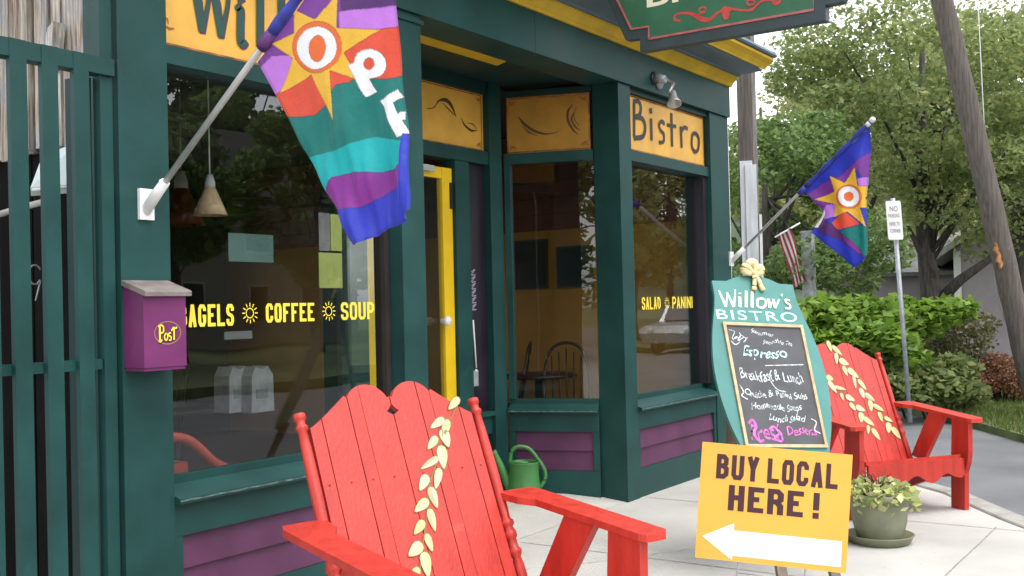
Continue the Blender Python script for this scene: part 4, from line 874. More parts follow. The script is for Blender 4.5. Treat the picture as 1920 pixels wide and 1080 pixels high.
# ================================================================== RED ADIRONDACK CHAIRS
RC_ = R(24.1); BO = Vector((0, .035, .28)); BT = Vector((0, math.sin(RC_), math.cos(RC_))); BN = Vector((0, -math.cos(RC_), math.sin(RC_)))
bk = lambda u, s, n: BO + Vector((u, 0, 0)) + BT * s + BN * n
def top_profile(u):
    a = abs(u); best = .768 + .112 * max(0, (.353 - a) / .163) ** 1.15 if a > .185 else .845
    if a < .193:
        d = a - .098; r_ = .095
        if abs(d) < r_: best = max(best if a > .185 else 0, .822 + math.sqrt(r_ * r_ - d * d))
    return best
def red_chair(label, loc, rz, sc, garland):
    t = thing('adirondack_chair', label, 'chair', loc, rz, 'red wooden garden chairs'); t.scale = (sc[0], sc[1], sc[2])
    P_ = lambda o: setattr(o, 'parent', t) or o
    ed = [-.353, -.30, -.18, -.125, 0, .125, .18, .30, .353]
    for k, (a, b_) in enumerate(zip(ed, ed[1:])):
        a += .0016; b_ -= .0016; us = np.linspace(a, b_, 14 if b_ - a > .08 else 7); top = [(u, top_profile(u)) for u in us]
        if abs(b_) < .01: top = top[:-1] + [(b_, .862), (b_, .83), (b_ - .012, .815), (b_ - .024, .805), (b_ - .012, .797), (b_, .79)]
        if abs(a) < .01: top = [(a, .79), (a + .012, .797), (a + .024, .805), (a + .012, .815), (a, .83), (a, .862)] + top[1:]
        P_(prism('back_slat', [(a, -.02)] + top + [(b_, -.02)], -.011 - .001 * (k % 2), .011 + .0012 * (k % 3), bk, redp, bevel=.0025))
    sp = [(0, .826), (.020, .826), (.0225, .822), (.0225, .806), (.017, .800), (.016, .785), (.0225, .778), (.0225, .768), (.016, .760), (.019, .70), (.021, .60), (.022, .50), (.020, .40), (.018, .335), (.027, .325), (.027, .312), (.018, .302), (.026, .28), (.026, .265), (.019, .255), (.019, .225), (.026, .215), (.026, .2), (.017, .185), (.022, .15), (.022, -.03), (0, -.03)]
    for sg in (-1, 1): P_(lathe('spindle', sp, redp, None, 16, f=lambda p, sg=sg: bk(sg * .380 + p.x, p.z, p.y + .004)))
    for z_, s_ in ((.05, .0), (.52, .0)): P_(prism('back_batten', [(-.36, z_), (.36, z_), (.36, z_ + .07), (-.36, z_ + .07)], -.035, -.0125, bk, redp))
    az = lambda v: .623 + (.687 - .623) * (v + .533) / .739
    for sg in (-1, 1):
        armp = [(.372, .206), (.385, .10), (.425, .04), (.425, -.50), (.438, -.527), (.455, -.533), (.525, -.533), (.55, -.51), (.55, -.30), (.55, .0), (.55, .16), (.53, .206), (.43, .21)]
        P_(prism('arm', [(sg * a, v) for a, v in armp], -.026, 0, lambda a, v, q: Vector((a, v, az(v) + q)), redp, bevel=.005))
        P_(prism('front_leg', [(-.50, .599), (-.497, .40), (-.485, .33), (-.455, .255), (-.445, .0), (-.315, 0), (-.325, .30), (-.345, .612)], sg * .432, sg * .47, lambda v, z, q: Vector((q, v, z)), redp, bevel=.003))
        P_(prism('arm_brace', [(-.27, .619), (-.11, .633), (.085, .31), (-.045, .285)], sg * .434, sg * .468, lambda v, z, q: Vector((q, v, z)), redp, bevel=.003))
        P_(prism('side_rail', [(-.46, .355), (-.46, .24), (-.2, .19), (.30, .0), (.46, .0), (.44, .05), (.06, .265)], sg * .395, sg * .4305, lambda v, z, q: Vector((q, v, z)), redp, bevel=.003))
    for k in range(6):
        v0 = -.462 + k * .084; z0 = .362 - k * .0155
        P_(prism('seat_slat', [(v0, z0), (v0 + .078, z0 - .0145), (v0 + .078, z0 + .0075), (v0, z0 + .022)], -.393 if k else -.394, .393 if k else .394, lambda v, z, q: Vector((q, v, z)), redp, bevel=.003))
    us = np.linspace(-.392, .392, 45); ap = [(u, .24 + .028 * math.cos(u * 2 * math.pi / .261) * (1 if abs(u) < .33 else .3)) for u in us]
    P_(prism('apron', ap + [(.392, .362), (-.392, .362)], -.485, -.463, lambda u, z, q: Vector((u, q, z)), redp))
    for k, (a, b_) in enumerate(zip(ed, ed[1:])):
        for s_ in (.085, .555): P_(lathe('screw', [(0, .0), (.0038, .0), (.0036, .0008), (0, .001)], rustm, None, 8, f=lambda p, uc=(a + b_) / 2, s_=s_: bk(uc + p.x, s_ + p.y, .0136 + p.z)))
    # painted willow garlands
    lb, lo, lh = bmesh.new(), bmesh.new(), bmesh.new(); rg = random.Random(3)
    def leaf(u, s, ang, ln, wd):
        sd_ = 1 if rg.random() < .5 else -1
        for bm_, g, lift in ((lo, 1.14, .0148), (lb, 1., .0152)):
            ps = []
            for a in np.linspace(0, 2 * math.pi, 12, endpoint=False):
                x = math.cos(a) * ln / 2 * g; y = math.sin(a) * wd / 2 * g * (1 - .45 * math.cos(a) * 1.)
                ps.append(bm_.verts.new(bk(u + x * math.cos(ang) - y * math.sin(ang), s + x * math.sin(ang) + y * math.cos(ang), lift)))
            bm_.faces.new(ps)
        ps = []
        for a in np.linspace(0, math.pi, 7):
            x = math.cos(a) * ln / 2 * .96; y = math.sin(a) * wd / 2 * .9 * (1 - .45 * math.cos(a)) * (1 if rg.random() < 2 else 1)
            ps.append(lh.verts.new(bk(u + x * math.cos(ang) - y * sd_ * math.sin(ang), s + x * math.sin(ang) + y * sd_ * math.cos(ang), .0156)))
        lh.faces.new(ps)
    stem = []
    for path in garland:
        stem.append(([tuple(p) for p in edge_interp(path[0], 40)], .006)); P2 = edge_interp(path[0], 200); L_ = np.linalg.norm(np.diff(P2, axis=0), axis=1).sum(); nl = int(L_ / path[1])
        for i in range(nl):
            q = P2[int(i * 199 / max(1, nl - 1))]; d = P2[min(199, int(i * 199 / max(1, nl - 1)) + 6)] - P2[max(0, int(i * 199 / max(1, nl - 1)) - 6)]; a = math.atan2(d[1], d[0]); sg = 1 if i % 2 else -1
            leaf(q[0] + sg * path[2] * .42 * -math.sin(a), q[1] + sg * path[2] * .42 * math.cos(a), a + sg * rg.uniform(.1, .75), path[3] * rg.uniform(.6, 1.12), path[3] * rg.uniform(.26, .5))
    P_(strokes('painted_stem', stem, lambda u, v: bk(u, v, .0142), leafline))
    for bm_, nm, mt in ((lo, 'leaf_outline', leafline), (lb, 'painted_leaves', leafpaint), (lh, 'leaf_shading', leafhalf)):
        me = bpy.data.meshes.new(nm); bm_.to_mesh(me); bm_.free(); setmat(me, mt); o = link(bpy.data.objects.new(nm, me), t); o['kind'] = 'stuff'
    return t
red_chair('nearest red garden chair with one pale leaf garland painted on its back', (2.975, -1.312, 0), -.307, (1, 1, 1), [([(.29, .80), (.25, .755), (.20, .725)], .045, .036, .085), ([(.20, .725), (.155, .65), (.125, .58), (.07, .50), (.035, .41), (.0, .33), (-.04, .25), (-.06, .18), (-.08, .10), (-.085, .02)], .040, .058, .088)])
red_chair('red garden chair behind the chalkboard sign with two pale leaf garlands painted on its back', (7.385, -1.50, 0), -.64, (.93, .95, .965), [([(-.02, .90), (.03, .75), (.12, .6), (.17, .46), (.27, .3), (.30, .2)], .046, .05, .10), ([(-.24, .74), (-.14, .64), (-.03, .5), (.06, .38), (.12, .2)], .046, .05, .10)])

# ================================================================== SMALL THINGS ON THE PAVEMENT
cc = Vector((6.33, .62, .046))
t, add = T('watering_can', 'green plastic watering can standing in the recess beside the purple panel', 'watering can', cc)
CS = 1.0; rgt = R0.copy()      # spout points to the left as seen from the street
q_ = lambda a, b_, z: cc + rgt * a + Fh * b_ + Vector((0, 0, z))
add(lathe('body', [(0, 0), (.118, 0), (.124, .008), (.122, .03), (.113, .10), (.108, .17), (.108, .245), (.112, .252), (.107, .256), (.10, .25), (.10, .2), (.0, .19)], canm, None, 28, f=lambda p: cc + p))
add(tube('spout', [q_(-.09, 0, .07), q_(-.13, 0, .15), q_(-.165, 0, .235), q_(-.20, 0, .315), q_(-.212, 0, .335)], [.042, .034, .026, .02, .023], canm, None, 14))
add(tube('handle', [tuple(p) for p in smooth_pts([tuple(q_(-.095, 0, .245)), tuple(q_(-.08, 0, .33)), tuple(q_(-.03, 0, .362)), tuple(q_(.04, 0, .345)), tuple(q_(.095, 0, .28)), tuple(q_(.145, 0, .20)), tuple(q_(.15, 0, .13)), tuple(q_(.113, 0, .07))], 6)], .014, canm, None, 12))
add(tube('collar', [q_(-.108 + .0, -.02, .25), q_(-.05, -.095, .262), q_(.03, -.104, .262)], .008, canm, None, 8))

# ---- chalkboard A-frame
az_, ln_, rl_ = R(232), R(25), R(-4)
nh = Vector((math.cos(az_), math.sin(az_), 0)); bn = nh * math.cos(ln_) + ZU * math.sin(ln_); r_ = ZU.cross(nh); up_ = bn.cross(r_)
br_ = r_ * math.cos(rl_) + up_ * math.sin(rl_); bu_ = -r_ * math.sin(rl_) + up_ * math.cos(rl_); bc = Vector((5.387, -1.589, .964))
cb = lambda u, s, n=0.: bc + br_ * u + bu_ * s + bn * n
t, add = T('chalkboard_sign', 'teal barrel shaped pavement sign with chalkboard menu and straw yellow bow', 'sign', (bc.x, bc.y, 0))
right = [(.245, .59), (.245, .50), (.262, .42), (.30, .27), (.323, .10), (.318, -.06), (.29, -.22), (.25, -.345), (.235, -.40)]
rs = smooth_pts(right[1:8], 4); outl = [right[0]] + rs + right[8:]
topc = [(-.10, .618), (-.045, .630), (0, .634), (.045, .630), (.10, .618)]
full = [(-.245, .59), (-.16, .592)] + topc + [(.16, .592)] + outl + [(-u, s) for u, s in outl[::-1][:-1]]
add(prism('board', full, -.02, 0, cb, teal, bevel=.003))
back = lambda u, s, n=0.: Vector((cb(u, .55).x, cb(u, .55).y, cb(u, .55).z)) + (br_ * 0) + Vector((-nh.x * n, -nh.y * n, 0))
def leg_plank(u0, u1):
    bm = bmesh.new(); tp = cb(0, .5, -.03); q0 = [cb(u, .5, -.05) for u in (u0, u1)]; dn = Vector((-nh.x * .22, -nh.y * .22, 0))
    q1 = [Vector((p.x + dn.x, p.y + dn.y, .005)) for p in q0]; off = Vector((nh.x * .025, nh.y * .025, 0))
    v = [bm.verts.new(p) for p in (q0[0], q0[1], q1[1], q1[0])] + [bm.verts.new(p - off) for p in (q0[0], q0[1], q1[1], q1[0])]
    for f_ in ((0, 1, 2, 3), (7, 6, 5, 4), (0, 4, 5, 1), (1, 5, 6, 2), (2, 6, 7, 3), (3, 7, 4, 0)): bm.faces.new([v[i] for i in f_])
    return obj('rear_leg', bm, M('grey brown easel wood', (.16, .13, .10)), None, bevel=.002)
for sg in (-1, 1): add(prism('front_leg', [(sg * .10, -.36), (sg * .16, -.36), (sg * .17, -1.06), (sg * .12, -1.06)], -.045, -.021, cb, M('grey brown easel wood', (.16, .13, .10), .8, .2, 9, .2, 40), bevel=.002))
add(leg_plank(-.10, -.04)); add(leg_plank(.04, .10))
sl_ = add(prism('slate', [(-.215, -.33), (.218, -.33), (.225, .325), (-.215, .325)], .001, .004, cb, slateb))
fw = .016
for a, b_, c_, d_ in ((-.233, .243, .325, .341), (-.233, .234, -.347, -.331)): add(prism('frame_rail', [(a, c_), (b_, c_), (b_, d_), (a, d_)], .0015, .014, cb, tanwood, bevel=.002))
add(prism('frame_stile', [(-.2325, -.3305), (-.2165, -.3305), (-.2165, .3245), (-.2325, .3245)], .0015, .013, cb, tanwood, bevel=.002)); add(prism('frame_stile', [(.2185, -.3305), (.2335, -.3305), (.2425, .3245), (.2265, .3245)], .0015, .013, cb, tanwood, bevel=.002))
lt = lambda u0, s0, n=.0048, wob=0.: (lambda u, v: cb(u0 + u + wob * (.006 * math.sin(60 * v + 23 * u0) + .004 * math.sin(47 * u + 9 * s0)), s0 + v + wob * (.006 * math.sin(31 * u + 50 * s0) + .005 * math.sin(90 * u) - .03 * u), n))
add(text('lettering', 'BISTRO', mint, lt(-.255, .362, .0012), .056, .48, .004, 0, None, 1.15))
wl = [([(0, 1), (.14, 0)], (.05, .085)), ([(.14, 0), (.26, .82)], (.05, .03)), ([(.26, .9), (.40, 0)], (.05, .085)), ([(.40, 0), (.56, 1.12)], (.06, .035)),
      ([(.66, .66), (.60, .0)], .085), ([(.69, .82), (.68, .9)], .085), ([(.92, 1.05), (.80, .0)], .085), ([(1.12, 1.05), (1.0, .0)], .085), (smooth_pts([(1.40, .6), (1.24, .5), (1.2, .12), (1.34, .02), (1.48, .2), (1.5, .5), (1.40, .6)]), .07),
      ([(1.62, .6), (1.60, .02)], .08), ([(1.60, .02), (1.78, .55)], .04), ([(1.78, .6), (1.78, .02)], .08), ([(1.78, .02), (1.98, .6)], .05), ([(2.12, .95), (2.08, .8)], .05), (smooth_pts([(2.34, .56), (2.2, .58), (2.2, .4), (2.3, .28), (2.28, .06), (2.12, .04)]), .06)]
add(strokes('lettering', [([(-.215 + p[0] * .178, .437 + p[1] * .095) for p in a], (tuple(x * .20 for x in w_) if isinstance(w_, tuple) else w_ * .20)) for a, w_ in wl], lambda u, v: cb(u, v, .0012), cream))
for body, u0, s0, hh, ww, mt, sh in (('Summer', -.07, .275, .024, .13, chalkw, .2), ('Smoothie Tea', -.02, .222, .024, .18, chalkw, .2), ('Espresso', -.145, .128, .075, .26, chalkc, .2), ('Breakfast & Lunch', -.19, .015, .058, .37, chalkw, .25),
                                     ('Quiche & Panini Subs', -.17, -.082, .042, .35, chalkw, .2), ('Homemade Soups', -.15, -.155, .046, .29, chalkw, .25), ('Lunch Salad', -.06, -.208, .036, .20, chalkw, .2), ('Desserts', .02, -.282, .048, .17, chalkp, .2), ('Fresh', -.195, -.31, .085, .19, chalkp, .3)):
    o_ = text('chalk_writing', body, mt, lt(u0, s0 + .004, .0048, 1.), hh, ww, .006 if mt is not chalkw else .003, sh, sl_)
sq = [(smooth_pts([(-.20 + .04 * k + .02 * math.sin(k * 2.1), .30 - .014 * k), (-.17 + .03 * k, .29 - .02 * k), (-.19 + .03 * k, .25 - .01 * k), (-.14 + .02 * k, .26)], 4), .004) for k in range(3)]
sq += [(smooth_pts([(-.19, .24), (-.165, .26), (-.15, .235), (-.18, .215), (-.2, .235)], 4), .005), ([(-.03, .1), (.20, .112)], .005), (smooth_pts([(.0, .075), (-.02, .03), (.01, -.03), (.06, -.045)], 4), .005), (smooth_pts([(.175, -.19), (.2, -.21), (.18, -.25), (.21, -.27)], 4), .006), (smooth_pts([(-.2, -.01), (-.185, -.05), (-.2, -.07), (-.17, -.09)], 4), .006)]
o_ = strokes('chalk_flourish', sq, lambda u, v: cb(u, v, .0046), chalkw, sl_); o_['kind'] = 'stuff'
o_ = strokes('chalk_flourish', [(smooth_pts([(-.19, -.22), (-.165, -.20), (-.15, -.235), (-.17, -.27), (-.15, -.31), (-.12, -.31)], 4), .014), (smooth_pts([(-.08, -.25), (-.05, -.235), (-.03, -.27), (-.06, -.30), (-.02, -.315)], 4), .012)], lambda u, v: cb(u, v, .0050), chalkp, sl_); o_['kind'] = 'stuff'
# bow of raffia on top
t, add = T('ribbon_bow', 'straw yellow bow tied to the top of the chalkboard sign', 'bow', cb(0, .63, .01))
for s_ in (-1, 1):
    lp_ = smooth_pts([tuple(cb(*p)) for p in ((0, .632, .02), (s_ * .024, .664, .03), (s_ * .05, .672, .026), (s_ * .054, .650, .02), (s_ * .028, .636, .02), (0, .630, .02))], 4)
    add(tube('bow_loop', lp_, [.009 + .011 * math.sin(math.pi * i / (len(lp_) - 1)) for i in range(len(lp_))], bowm, None, 8))
    tl_ = smooth_pts([tuple(cb(*p)) for p in ((0, .632, .024), (s_ * .012 + .012, .60, .022), (s_ * .02 + .016, .565, .014), (s_ * .028 + .02, .54, .010))], 4)
    add(tube('bow_tail', tl_, [.010 + .005 * i / len(tl_) for i in range(len(tl_))], bowm, None, 8))
lp_ = smooth_pts([tuple(cb(*p)) for p in ((-.005, .64, .02), (-.026, .678, .028), (-.011, .70, .03), (.017, .694, .03), (.016, .66, .02), (.004, .64, .02))], 4)
add(tube('bow_loop', lp_, [.009 + .012 * math.sin(math.pi * i / (len(lp_) - 1)) for i in range(len(lp_))], bowm, None, 8))
add(lathe('bow_knot', [(0, -.016), (.012, -.012), (.016, 0), (.012, .012), (0, .016)], bowm, None, 12, f=lambda p: cb(0, .635, .028) + p))

# ---- yard sign
D0, D1 = 4.35, 4.25
tl, tr_, brr, bll = atD(1315, 828, D0), atD(1598, 853, D1), atD(1585, 1075, D1 - .02), atD(1303, 1045, D0 - .02)
xa = ((tr_ - tl) + (brr - bll)) / 2; ya = ((tl - bll) + (tr_ - brr)) / 2; zn = xa.cross(ya).normalized(); xu = xa.normalized(); yu = zn.cross(xu); yw, yh = xa.length, ya.dot(yu); yo = bll
ys = lambda u, v, n=0.: yo + xu * u + yu * v + zn * n
t, add = T('yard_sign', 'orange yellow yard sign reading buy local here with white arrow', 'sign', Vector((ys(yw / 2, 0).x, ys(yw / 2, 0).y, 0)))
add(prism('panel', [(0, 0), (yw, 0), (yw, yh), (0, yh)], -.005, 0, ys, yardyel))
kx = yw / 1147.; KY = lambda x, y: (x - 75) * kx
for body, u0, v0, ww, hh in (('BUY', .062, yh - .140, .168, .098), ('LOCAL', .262, yh - .140, .272, .098), ('HERE', .116, yh - .262, .292, .101), ('!', .440, yh - .262, .034, .101)):
    o_ = add(block_text('lettering', body, yardink, lambda u, v, u0=u0, v0=v0: ys(u0 + u, v0 + v, .0008), hh, ww, .235)); o_['kind'] = 'stuff'
bm = bmesh.new(); bm.faces.new([bm.verts.new(ys(u, v, .0008)) for u, v in ((.022, .088), (.145, .150), (.145, .122), (yw - .022, .122), (yw - .022, .022), (.145, .022), (.145, .004))]); 
me = bpy.data.meshes.new('white_arrow'); bm.to_mesh(me); bm.free(); setmat(me, yardwhite); add(link(bpy.data.objects.new('white_arrow', me)))
for u in (.17, .43): add(tube('wire_leg', [ys(u, .12, -.008), ys(u, -.02, -.008), Vector((ys(u, -.3).x, ys(u, -.3).y, .0))], .0028, galv, None, 8))
for v in (-.045, -.16): add(tube('wire_crossbar', [ys(.165, v, -.008), ys(.435, v, -.008)], .0024, galv, None, 8))
# dry twigs in a little pot right behind the sign stake
# ---- flower pot
pp = Vector((6.28, -1.86, 0)); D_ = 1.
t, add = T('flower_pot', 'sage green round plastic flower pot on a saucer with cream and green plants', 'flower pot', pp)
add(lathe('saucer', [(0, .004), (.165, .004), (.185, .045), (.192, .05), (.182, .052), (.16, .014), (0, .012)], potm, None, 36, loc=pp))
add(lathe('pot', [(0, .015), (.118, .015), (.128, .03), (.150, .12), (.158, .20), (.166, .235), (.182, .24), (.186, .285), (.178, .29), (.168, .286), (.158, .25), (0, .24)], potm, None, 40, loc=pp))
add(lathe('soil', [(0, .262), (.16, .262), (.161, .255), (0, .25)], soil, None, 24, loc=pp))
n = 330; th = RNG.uniform(0, 6.28, n); rr = .225 * np.sqrt(RNG.uniform(.02, 1, n)); P = np.stack([pp.x + rr * np.cos(th), pp.y + rr * np.sin(th), .29 + RNG.uniform(-.02, .085, n) * (1.15 - rr / .25) - np.clip(rr - .17, 0, 1) * RNG.uniform(0, 2.2, n)], 1)
o_ = add(quads_mesh('foliage', leaf_quads(P, .055, .45, .75), L_POT)); o_['kind'] = 'stuff'
bm = bmesh.new()
for k in range(18):
    a = random.uniform(0, 6.28); r0 = random.uniform(0, .05); c_ = pp + Vector((r0 * math.cos(a), r0 * math.sin(a), .26)); l = random.uniform(.09, .18); o = Vector((math.cos(a), math.sin(a), 0))
    add_tube(bm, [c_, c_ + o * l * .2 + ZU * l * .7, c_ + o * l * .55 + ZU * l * .9], [.0035, .003, .0008], 4)
o_ = add(obj('burgundy_grass', bm, L_PURP)); o_['kind'] = 'stuff'
# ================================================================== STREET FURNITURE AND BACKGROUND
# ---- leaning utility pole
p0, p1 = atD(1953, 790, 12.5), atD(1767, 0, 12.5); p0 = p0 + (p1 - p0) * ((-.12 - p0.z) / (p1.z - p0.z)); dv = (p1 - p0).normalized(); pe = p0 + dv * 9.5
t, add = T('utility_pole', 'leaning grey brown wooden utility pole with an orange scar low down', 'utility pole', p0)
bm = bmesh.new(); N2 = 30
add_tube(bm, [p0 + (pe - p0) * i / N2 + Vector((random.uniform(-.006, .006), random.uniform(-.006, .006), 0)) for i in range(N2 + 1)], [.138 - .03 * i / N2 + random.uniform(-.004, .004) for i in range(N2 + 1)], 18); add(obj('shaft', bm, polewood, smooth=True))
def surf(px, py, w_=0): return atD(px, py, 12.5 - .134)
bm = bmesh.new(); c_ = surf(1873, 478); sd_ = dv.cross(Fh).normalized()
vs = []
for i in range(14):
    a = 2 * math.pi * i / 14; rr = random.uniform(.75, 1.15); q = c_ + dv * (.15 * math.sin(a) * rr) + sd_ * (.032 * math.cos(a) * rr); vs.append(bm.verts.new(q + sd_ * random.uniform(-.02, .02)))
bm.faces.new(vs); r_ = bmesh.ops.extrude_face_region(bm, geom=bm.faces[:]); bmesh.ops.translate(bm, verts=[v for v in r_['geom'] if isinstance(v, bmesh.types.BMVert)], vec=Fh * .05); add(obj('scar', bm, scar))
w0, w1 = atD(1818, -300, 12.6), atD(1868, 560, 12.6)
add(tube('ground_wire', [w0, atD(1846, 250, 12.62), w1, p0 + sd_ * .0 + dv * .3], .006, alum, None, 6))
# ---- no parking sign
s0 = atD(1707, 800, 12.2); s0.z = -.02; s1 = atD(1674, 372, 12.2)
t, add = T('parking_sign', 'small white parking sign on a galvanised steel post beside the bushes', 'sign', s0)
ax_ = (s1 - s0).normalized(); add(tube('post', [s0, s1], .026, galv, None, 8))
c_ = atD(1677, 413, 12.14); rx = RC.copy(); rx.z = 0; rx.normalize()
fr = lambda u, v, n: c_ + rx * u + ax_ * v - Fh * n
add(prism('plate', [(-.075, -.22), (.075, -.22), (.085, -.20), (.085, .20), (.075, .22), (-.075, .22), (-.085, .20), (-.085, -.20)], -.004, .004, fr, white))
for body, v, hh, ww in (('NO', .10, .06, .09), ('PARKING', .03, .045, .13), ('HERE TO', -.06, .04, .12), ('CORNER', -.14, .04, .12)): add(text('lettering', body, M('grey red print', (.22, .16, .17), .6), lambda u, vv, ww=ww, v=v: fr(-ww / 2 + u, v + vv, .0052), hh, ww, .01))
# ---- small grey post and striped flag near the timber post
g0 = atD(1518, 560, 15); t, add = T('grey_post', 'weathered grey wooden post standing in front of the mauve house', 'post', (g0.x, g0.y, 0))
add(box('post', g0.x - .075, g0.x + .075, g0.y - .075, g0.y + .075, 0, atD(1518, 437, 15).z, M('grey weathered post', (.30, .31, .31), .85, .2, 9, .3, 40), None, .008)); add(box('cap', g0.x - .085, g0.x + .085, g0.y - .085, g0.y + .085, atD(1518, 437, 15).z, atD(1518, 437, 15).z + .03, M('grey weathered post', (.3, .31, .31)), None, .006))
t, add = T('striped_flag', 'small red and white striped flag hanging among the leaves by the shop corner', 'flag', atD(1490, 540, 14.9))
FQ = [(1462, 440, 1482, 425), (1502, 540, 1524, 520)]
for k in range(7):
    a, b_ = atD(1460 + k * 3, 438 - k * 1.5, 14.9), atD(1463 + k * 3, 437 - k * 1.5, 14.9); c1, c2_ = atD(1488 + k * 3.6, 540 - k * 2, 14.9), atD(1491.6 + k * 3.6, 539 - k * 2, 14.9)
    bm = bmesh.new(); pr = None
    for i in range(9):
        q = i / 8; off = Fh * (.05 * math.sin(q * 5 + k * .6)); l = bm.verts.new(a.lerp(c1, q) + off); r2 = bm.verts.new(b_.lerp(c2_, q) + Fh * (.05 * math.sin(q * 5 + (k + 1) * .6)))
        if pr: bm.faces.new((pr[0], pr[1], r2, l))
        pr = (l, r2)
    add(obj('stripe', bm, flagred if k % 2 == 0 else flagwhite, smooth=True))
add(tube('stick', [atD(1453, 445, 14.9), atD(1500, 418, 14.9)], .012, white))

# ---- trees and shrubs
def crown_points(centers, n, rng, shell=.55):
    w_ = np.array([c[3] ** 2.2 for c in centers]); w_ = w_ / w_.sum(); out = []
    for c, k in zip(centers, rng.multinomial(n, w_)):
        d = rng.normal(size=(k, 3)); d /= np.linalg.norm(d, axis=1)[:, None]; r_ = rng.uniform(shell, 1.05, k) ** .8
        out.append(np.array(c[:3]) + d * (r_ * c[3])[:, None] * np.array((1, 1, .62)))
    return np.concatenate(out)
def tree(label, base, height, crown_r, crown_z, n_leaf, leafsize, mat, trunk_r=.16, nclump=26, seed=1, group=None, branches=9, squash=1., name='tree', extra=None):
    rng = np.random.default_rng(seed); rd = random.Random(seed); base = Vector(base)
    t, add = T(name, label, 'tree', base, group)
    ctr = base + Vector((0, 0, crown_z)); cl = []
    while len(cl) < nclump:
        d = rng.normal(size=3); d /= np.linalg.norm(d); r_ = rng.uniform(.35, 1) ** .6; p = np.array(ctr) + d * r_ * np.array((crown_r, crown_r, crown_r * squash)); cl.append((*p, crown_r * rng.uniform(.20, .36)))
    bm = bmesh.new(); top = base + Vector((rd.uniform(-.2, .2), rd.uniform(-.2, .2), crown_z + crown_r * squash * .5)); mid = base.lerp(top, .5) + Vector((rd.uniform(-.15, .15), rd.uniform(-.15, .15), 0))
    add_tube(bm, [base + Vector((0, 0, -.1)), base + Vector((0, 0, .3)), mid, top], [trunk_r * 1.35, trunk_r, trunk_r * .7, trunk_r * .2], 10); add(obj('trunk', bm, bark, smooth=True))
    bm = bmesh.new()
    for c in rd.sample(cl, min(branches * 2, len(cl))):
        s_ = base.lerp(top, rd.uniform(.35, .85)); e = Vector(c[:3]); m_ = s_.lerp(e, .5) + Vector((0, 0, rd.uniform(-.1, .25) * crown_r * .4)); r0 = trunk_r * rd.uniform(.14, .3); add_tube(bm, [s_, m_, e], [r0, r0 * .6, r0 * .15], 6)
    for e_ in (extra or []): add_tube(bm, [Vector(p) for p in e_[0]], e_[1], 8)
    add(obj('limbs', bm, bark, smooth=True))
    P = crown_points(cl, n_leaf, rng); add(quads_mesh('crown', leaf_quads(P, leafsize, .35, .6, rng), mat)); return t
def groundat(px, d): p = atD(px, 700, d); return (p.x, p.y, -.05)
b1 = groundat(1757, 18.5)
tree('dark trunked tree with a low branch in front of the mauve house', b1, 6.5, 2.45, 4.75, 24000, .105, L_TREE, .2, 46, 5, squash=.85,
     extra=[([atD(1765, 560, 18.5), atD(1800, 525, 18.4), atD(1850, 490, 18.3), atD(1900, 440, 18.2)], [.10, .085, .06, .03]), ([atD(1750, 520, 18.5), atD(1725, 470, 18.6), atD(1700, 420, 18.6)], [.08, .06, .03])])
tree('dense leafy tree rising right behind the shop corner', groundat(1470, 16.5), 6, 1.7, 2.8, 17000, .10, L_DARK, .14, 36, 8, squash=1.0)
tree('tall mid green tree behind the leaning utility pole', groundat(1930, 21), 8, 2.8, 4.7, 20000, .12, L_TREE, .2, 40, 13, squash=.9)
tree('tall olive tree standing behind the hanging flag', groundat(1625, 27), 11, 3.4, 5.4, 10500, .14, L_OLIVE, .24, 34, 21, squash=.95)
tree('tall olive tree behind the dark trunked one, its crown thin at the top', groundat(1830, 30), 12, 4.0, 6.6, 10500, .15, L_OLIVE, .26, 32, 34, squash=.95)
tree('thin pale tree far behind the hanging signboard', groundat(1455, 31), 13, 2.7, 5.4, 7500, .16, L_OLIVE, .2, 22, 55, squash=1.2)
def shrub(label, centers, n, size, mat, seed, flat=.5, name='shrub', stems=10):
    rng = np.random.default_rng(seed); rd = random.Random(seed); c0 = Vector(centers[0][:3]); t, add = T(name, label, 'shrub', (c0.x, c0.y, 0))
    P = crown_points(centers, n, rng, .45); P = P[P[:, 2] > -.02]; add(quads_mesh('foliage', leaf_quads(P, size, flat, .65, rng), mat))
    bm = bmesh.new()
    for c in rd.choices(centers, k=stems): e = Vector(c[:3]) + Vector((rd.uniform(-.5, .5) * c[3], rd.uniform(-.5, .5) * c[3], rd.uniform(0, .7) * c[3])); b_ = Vector((c0.x + (e.x - c0.x) * .6, c0.y + (e.y - c0.y) * .6, -.05)); add_tube(bm, [b_, b_.lerp(e, .5) + Vector((rd.uniform(-.05, .05), 0, .03)), e], [.018, .012, .004], 5)
    add(obj('stems', bm, bark, smooth=True))
def cl(px, py, d, r_): p = atD(px, py, d); return (p.x, p.y, p.z, r_)
shrub('bright green broad leaved bush behind the far red chair', [cl(1560, 610, 13.2, .5), cl(1640, 600, 13.2, .45), cl(1520, 590, 13.0, .35), cl(1720, 600, 13.4, .40), cl(1590, 640, 12.8, .45), cl(1670, 660, 13, .45), cl(1790, 580, 13.6, .28), cl(1530, 650, 12.8, .4), cl(1610, 575, 13.3, .25), cl(1745, 575, 13.4, .22), cl(1690, 570, 13.5, .2), cl(1550, 570, 13.2, .2), cl(1650, 630, 12.6, .3)], 4600, .145, L_BRIGHT, 3, .55)
shrub('green bush low behind the parking sign post', [cl(1760, 720, 12.9, .42), cl(1700, 730, 12.8, .38), cl(1810, 735, 13.1, .3), cl(1660, 720, 12.7, .35), cl(1790, 690, 13, .3), cl(1640, 690, 12.9, .35)], 4200, .10, L_TREE, 4, .5)
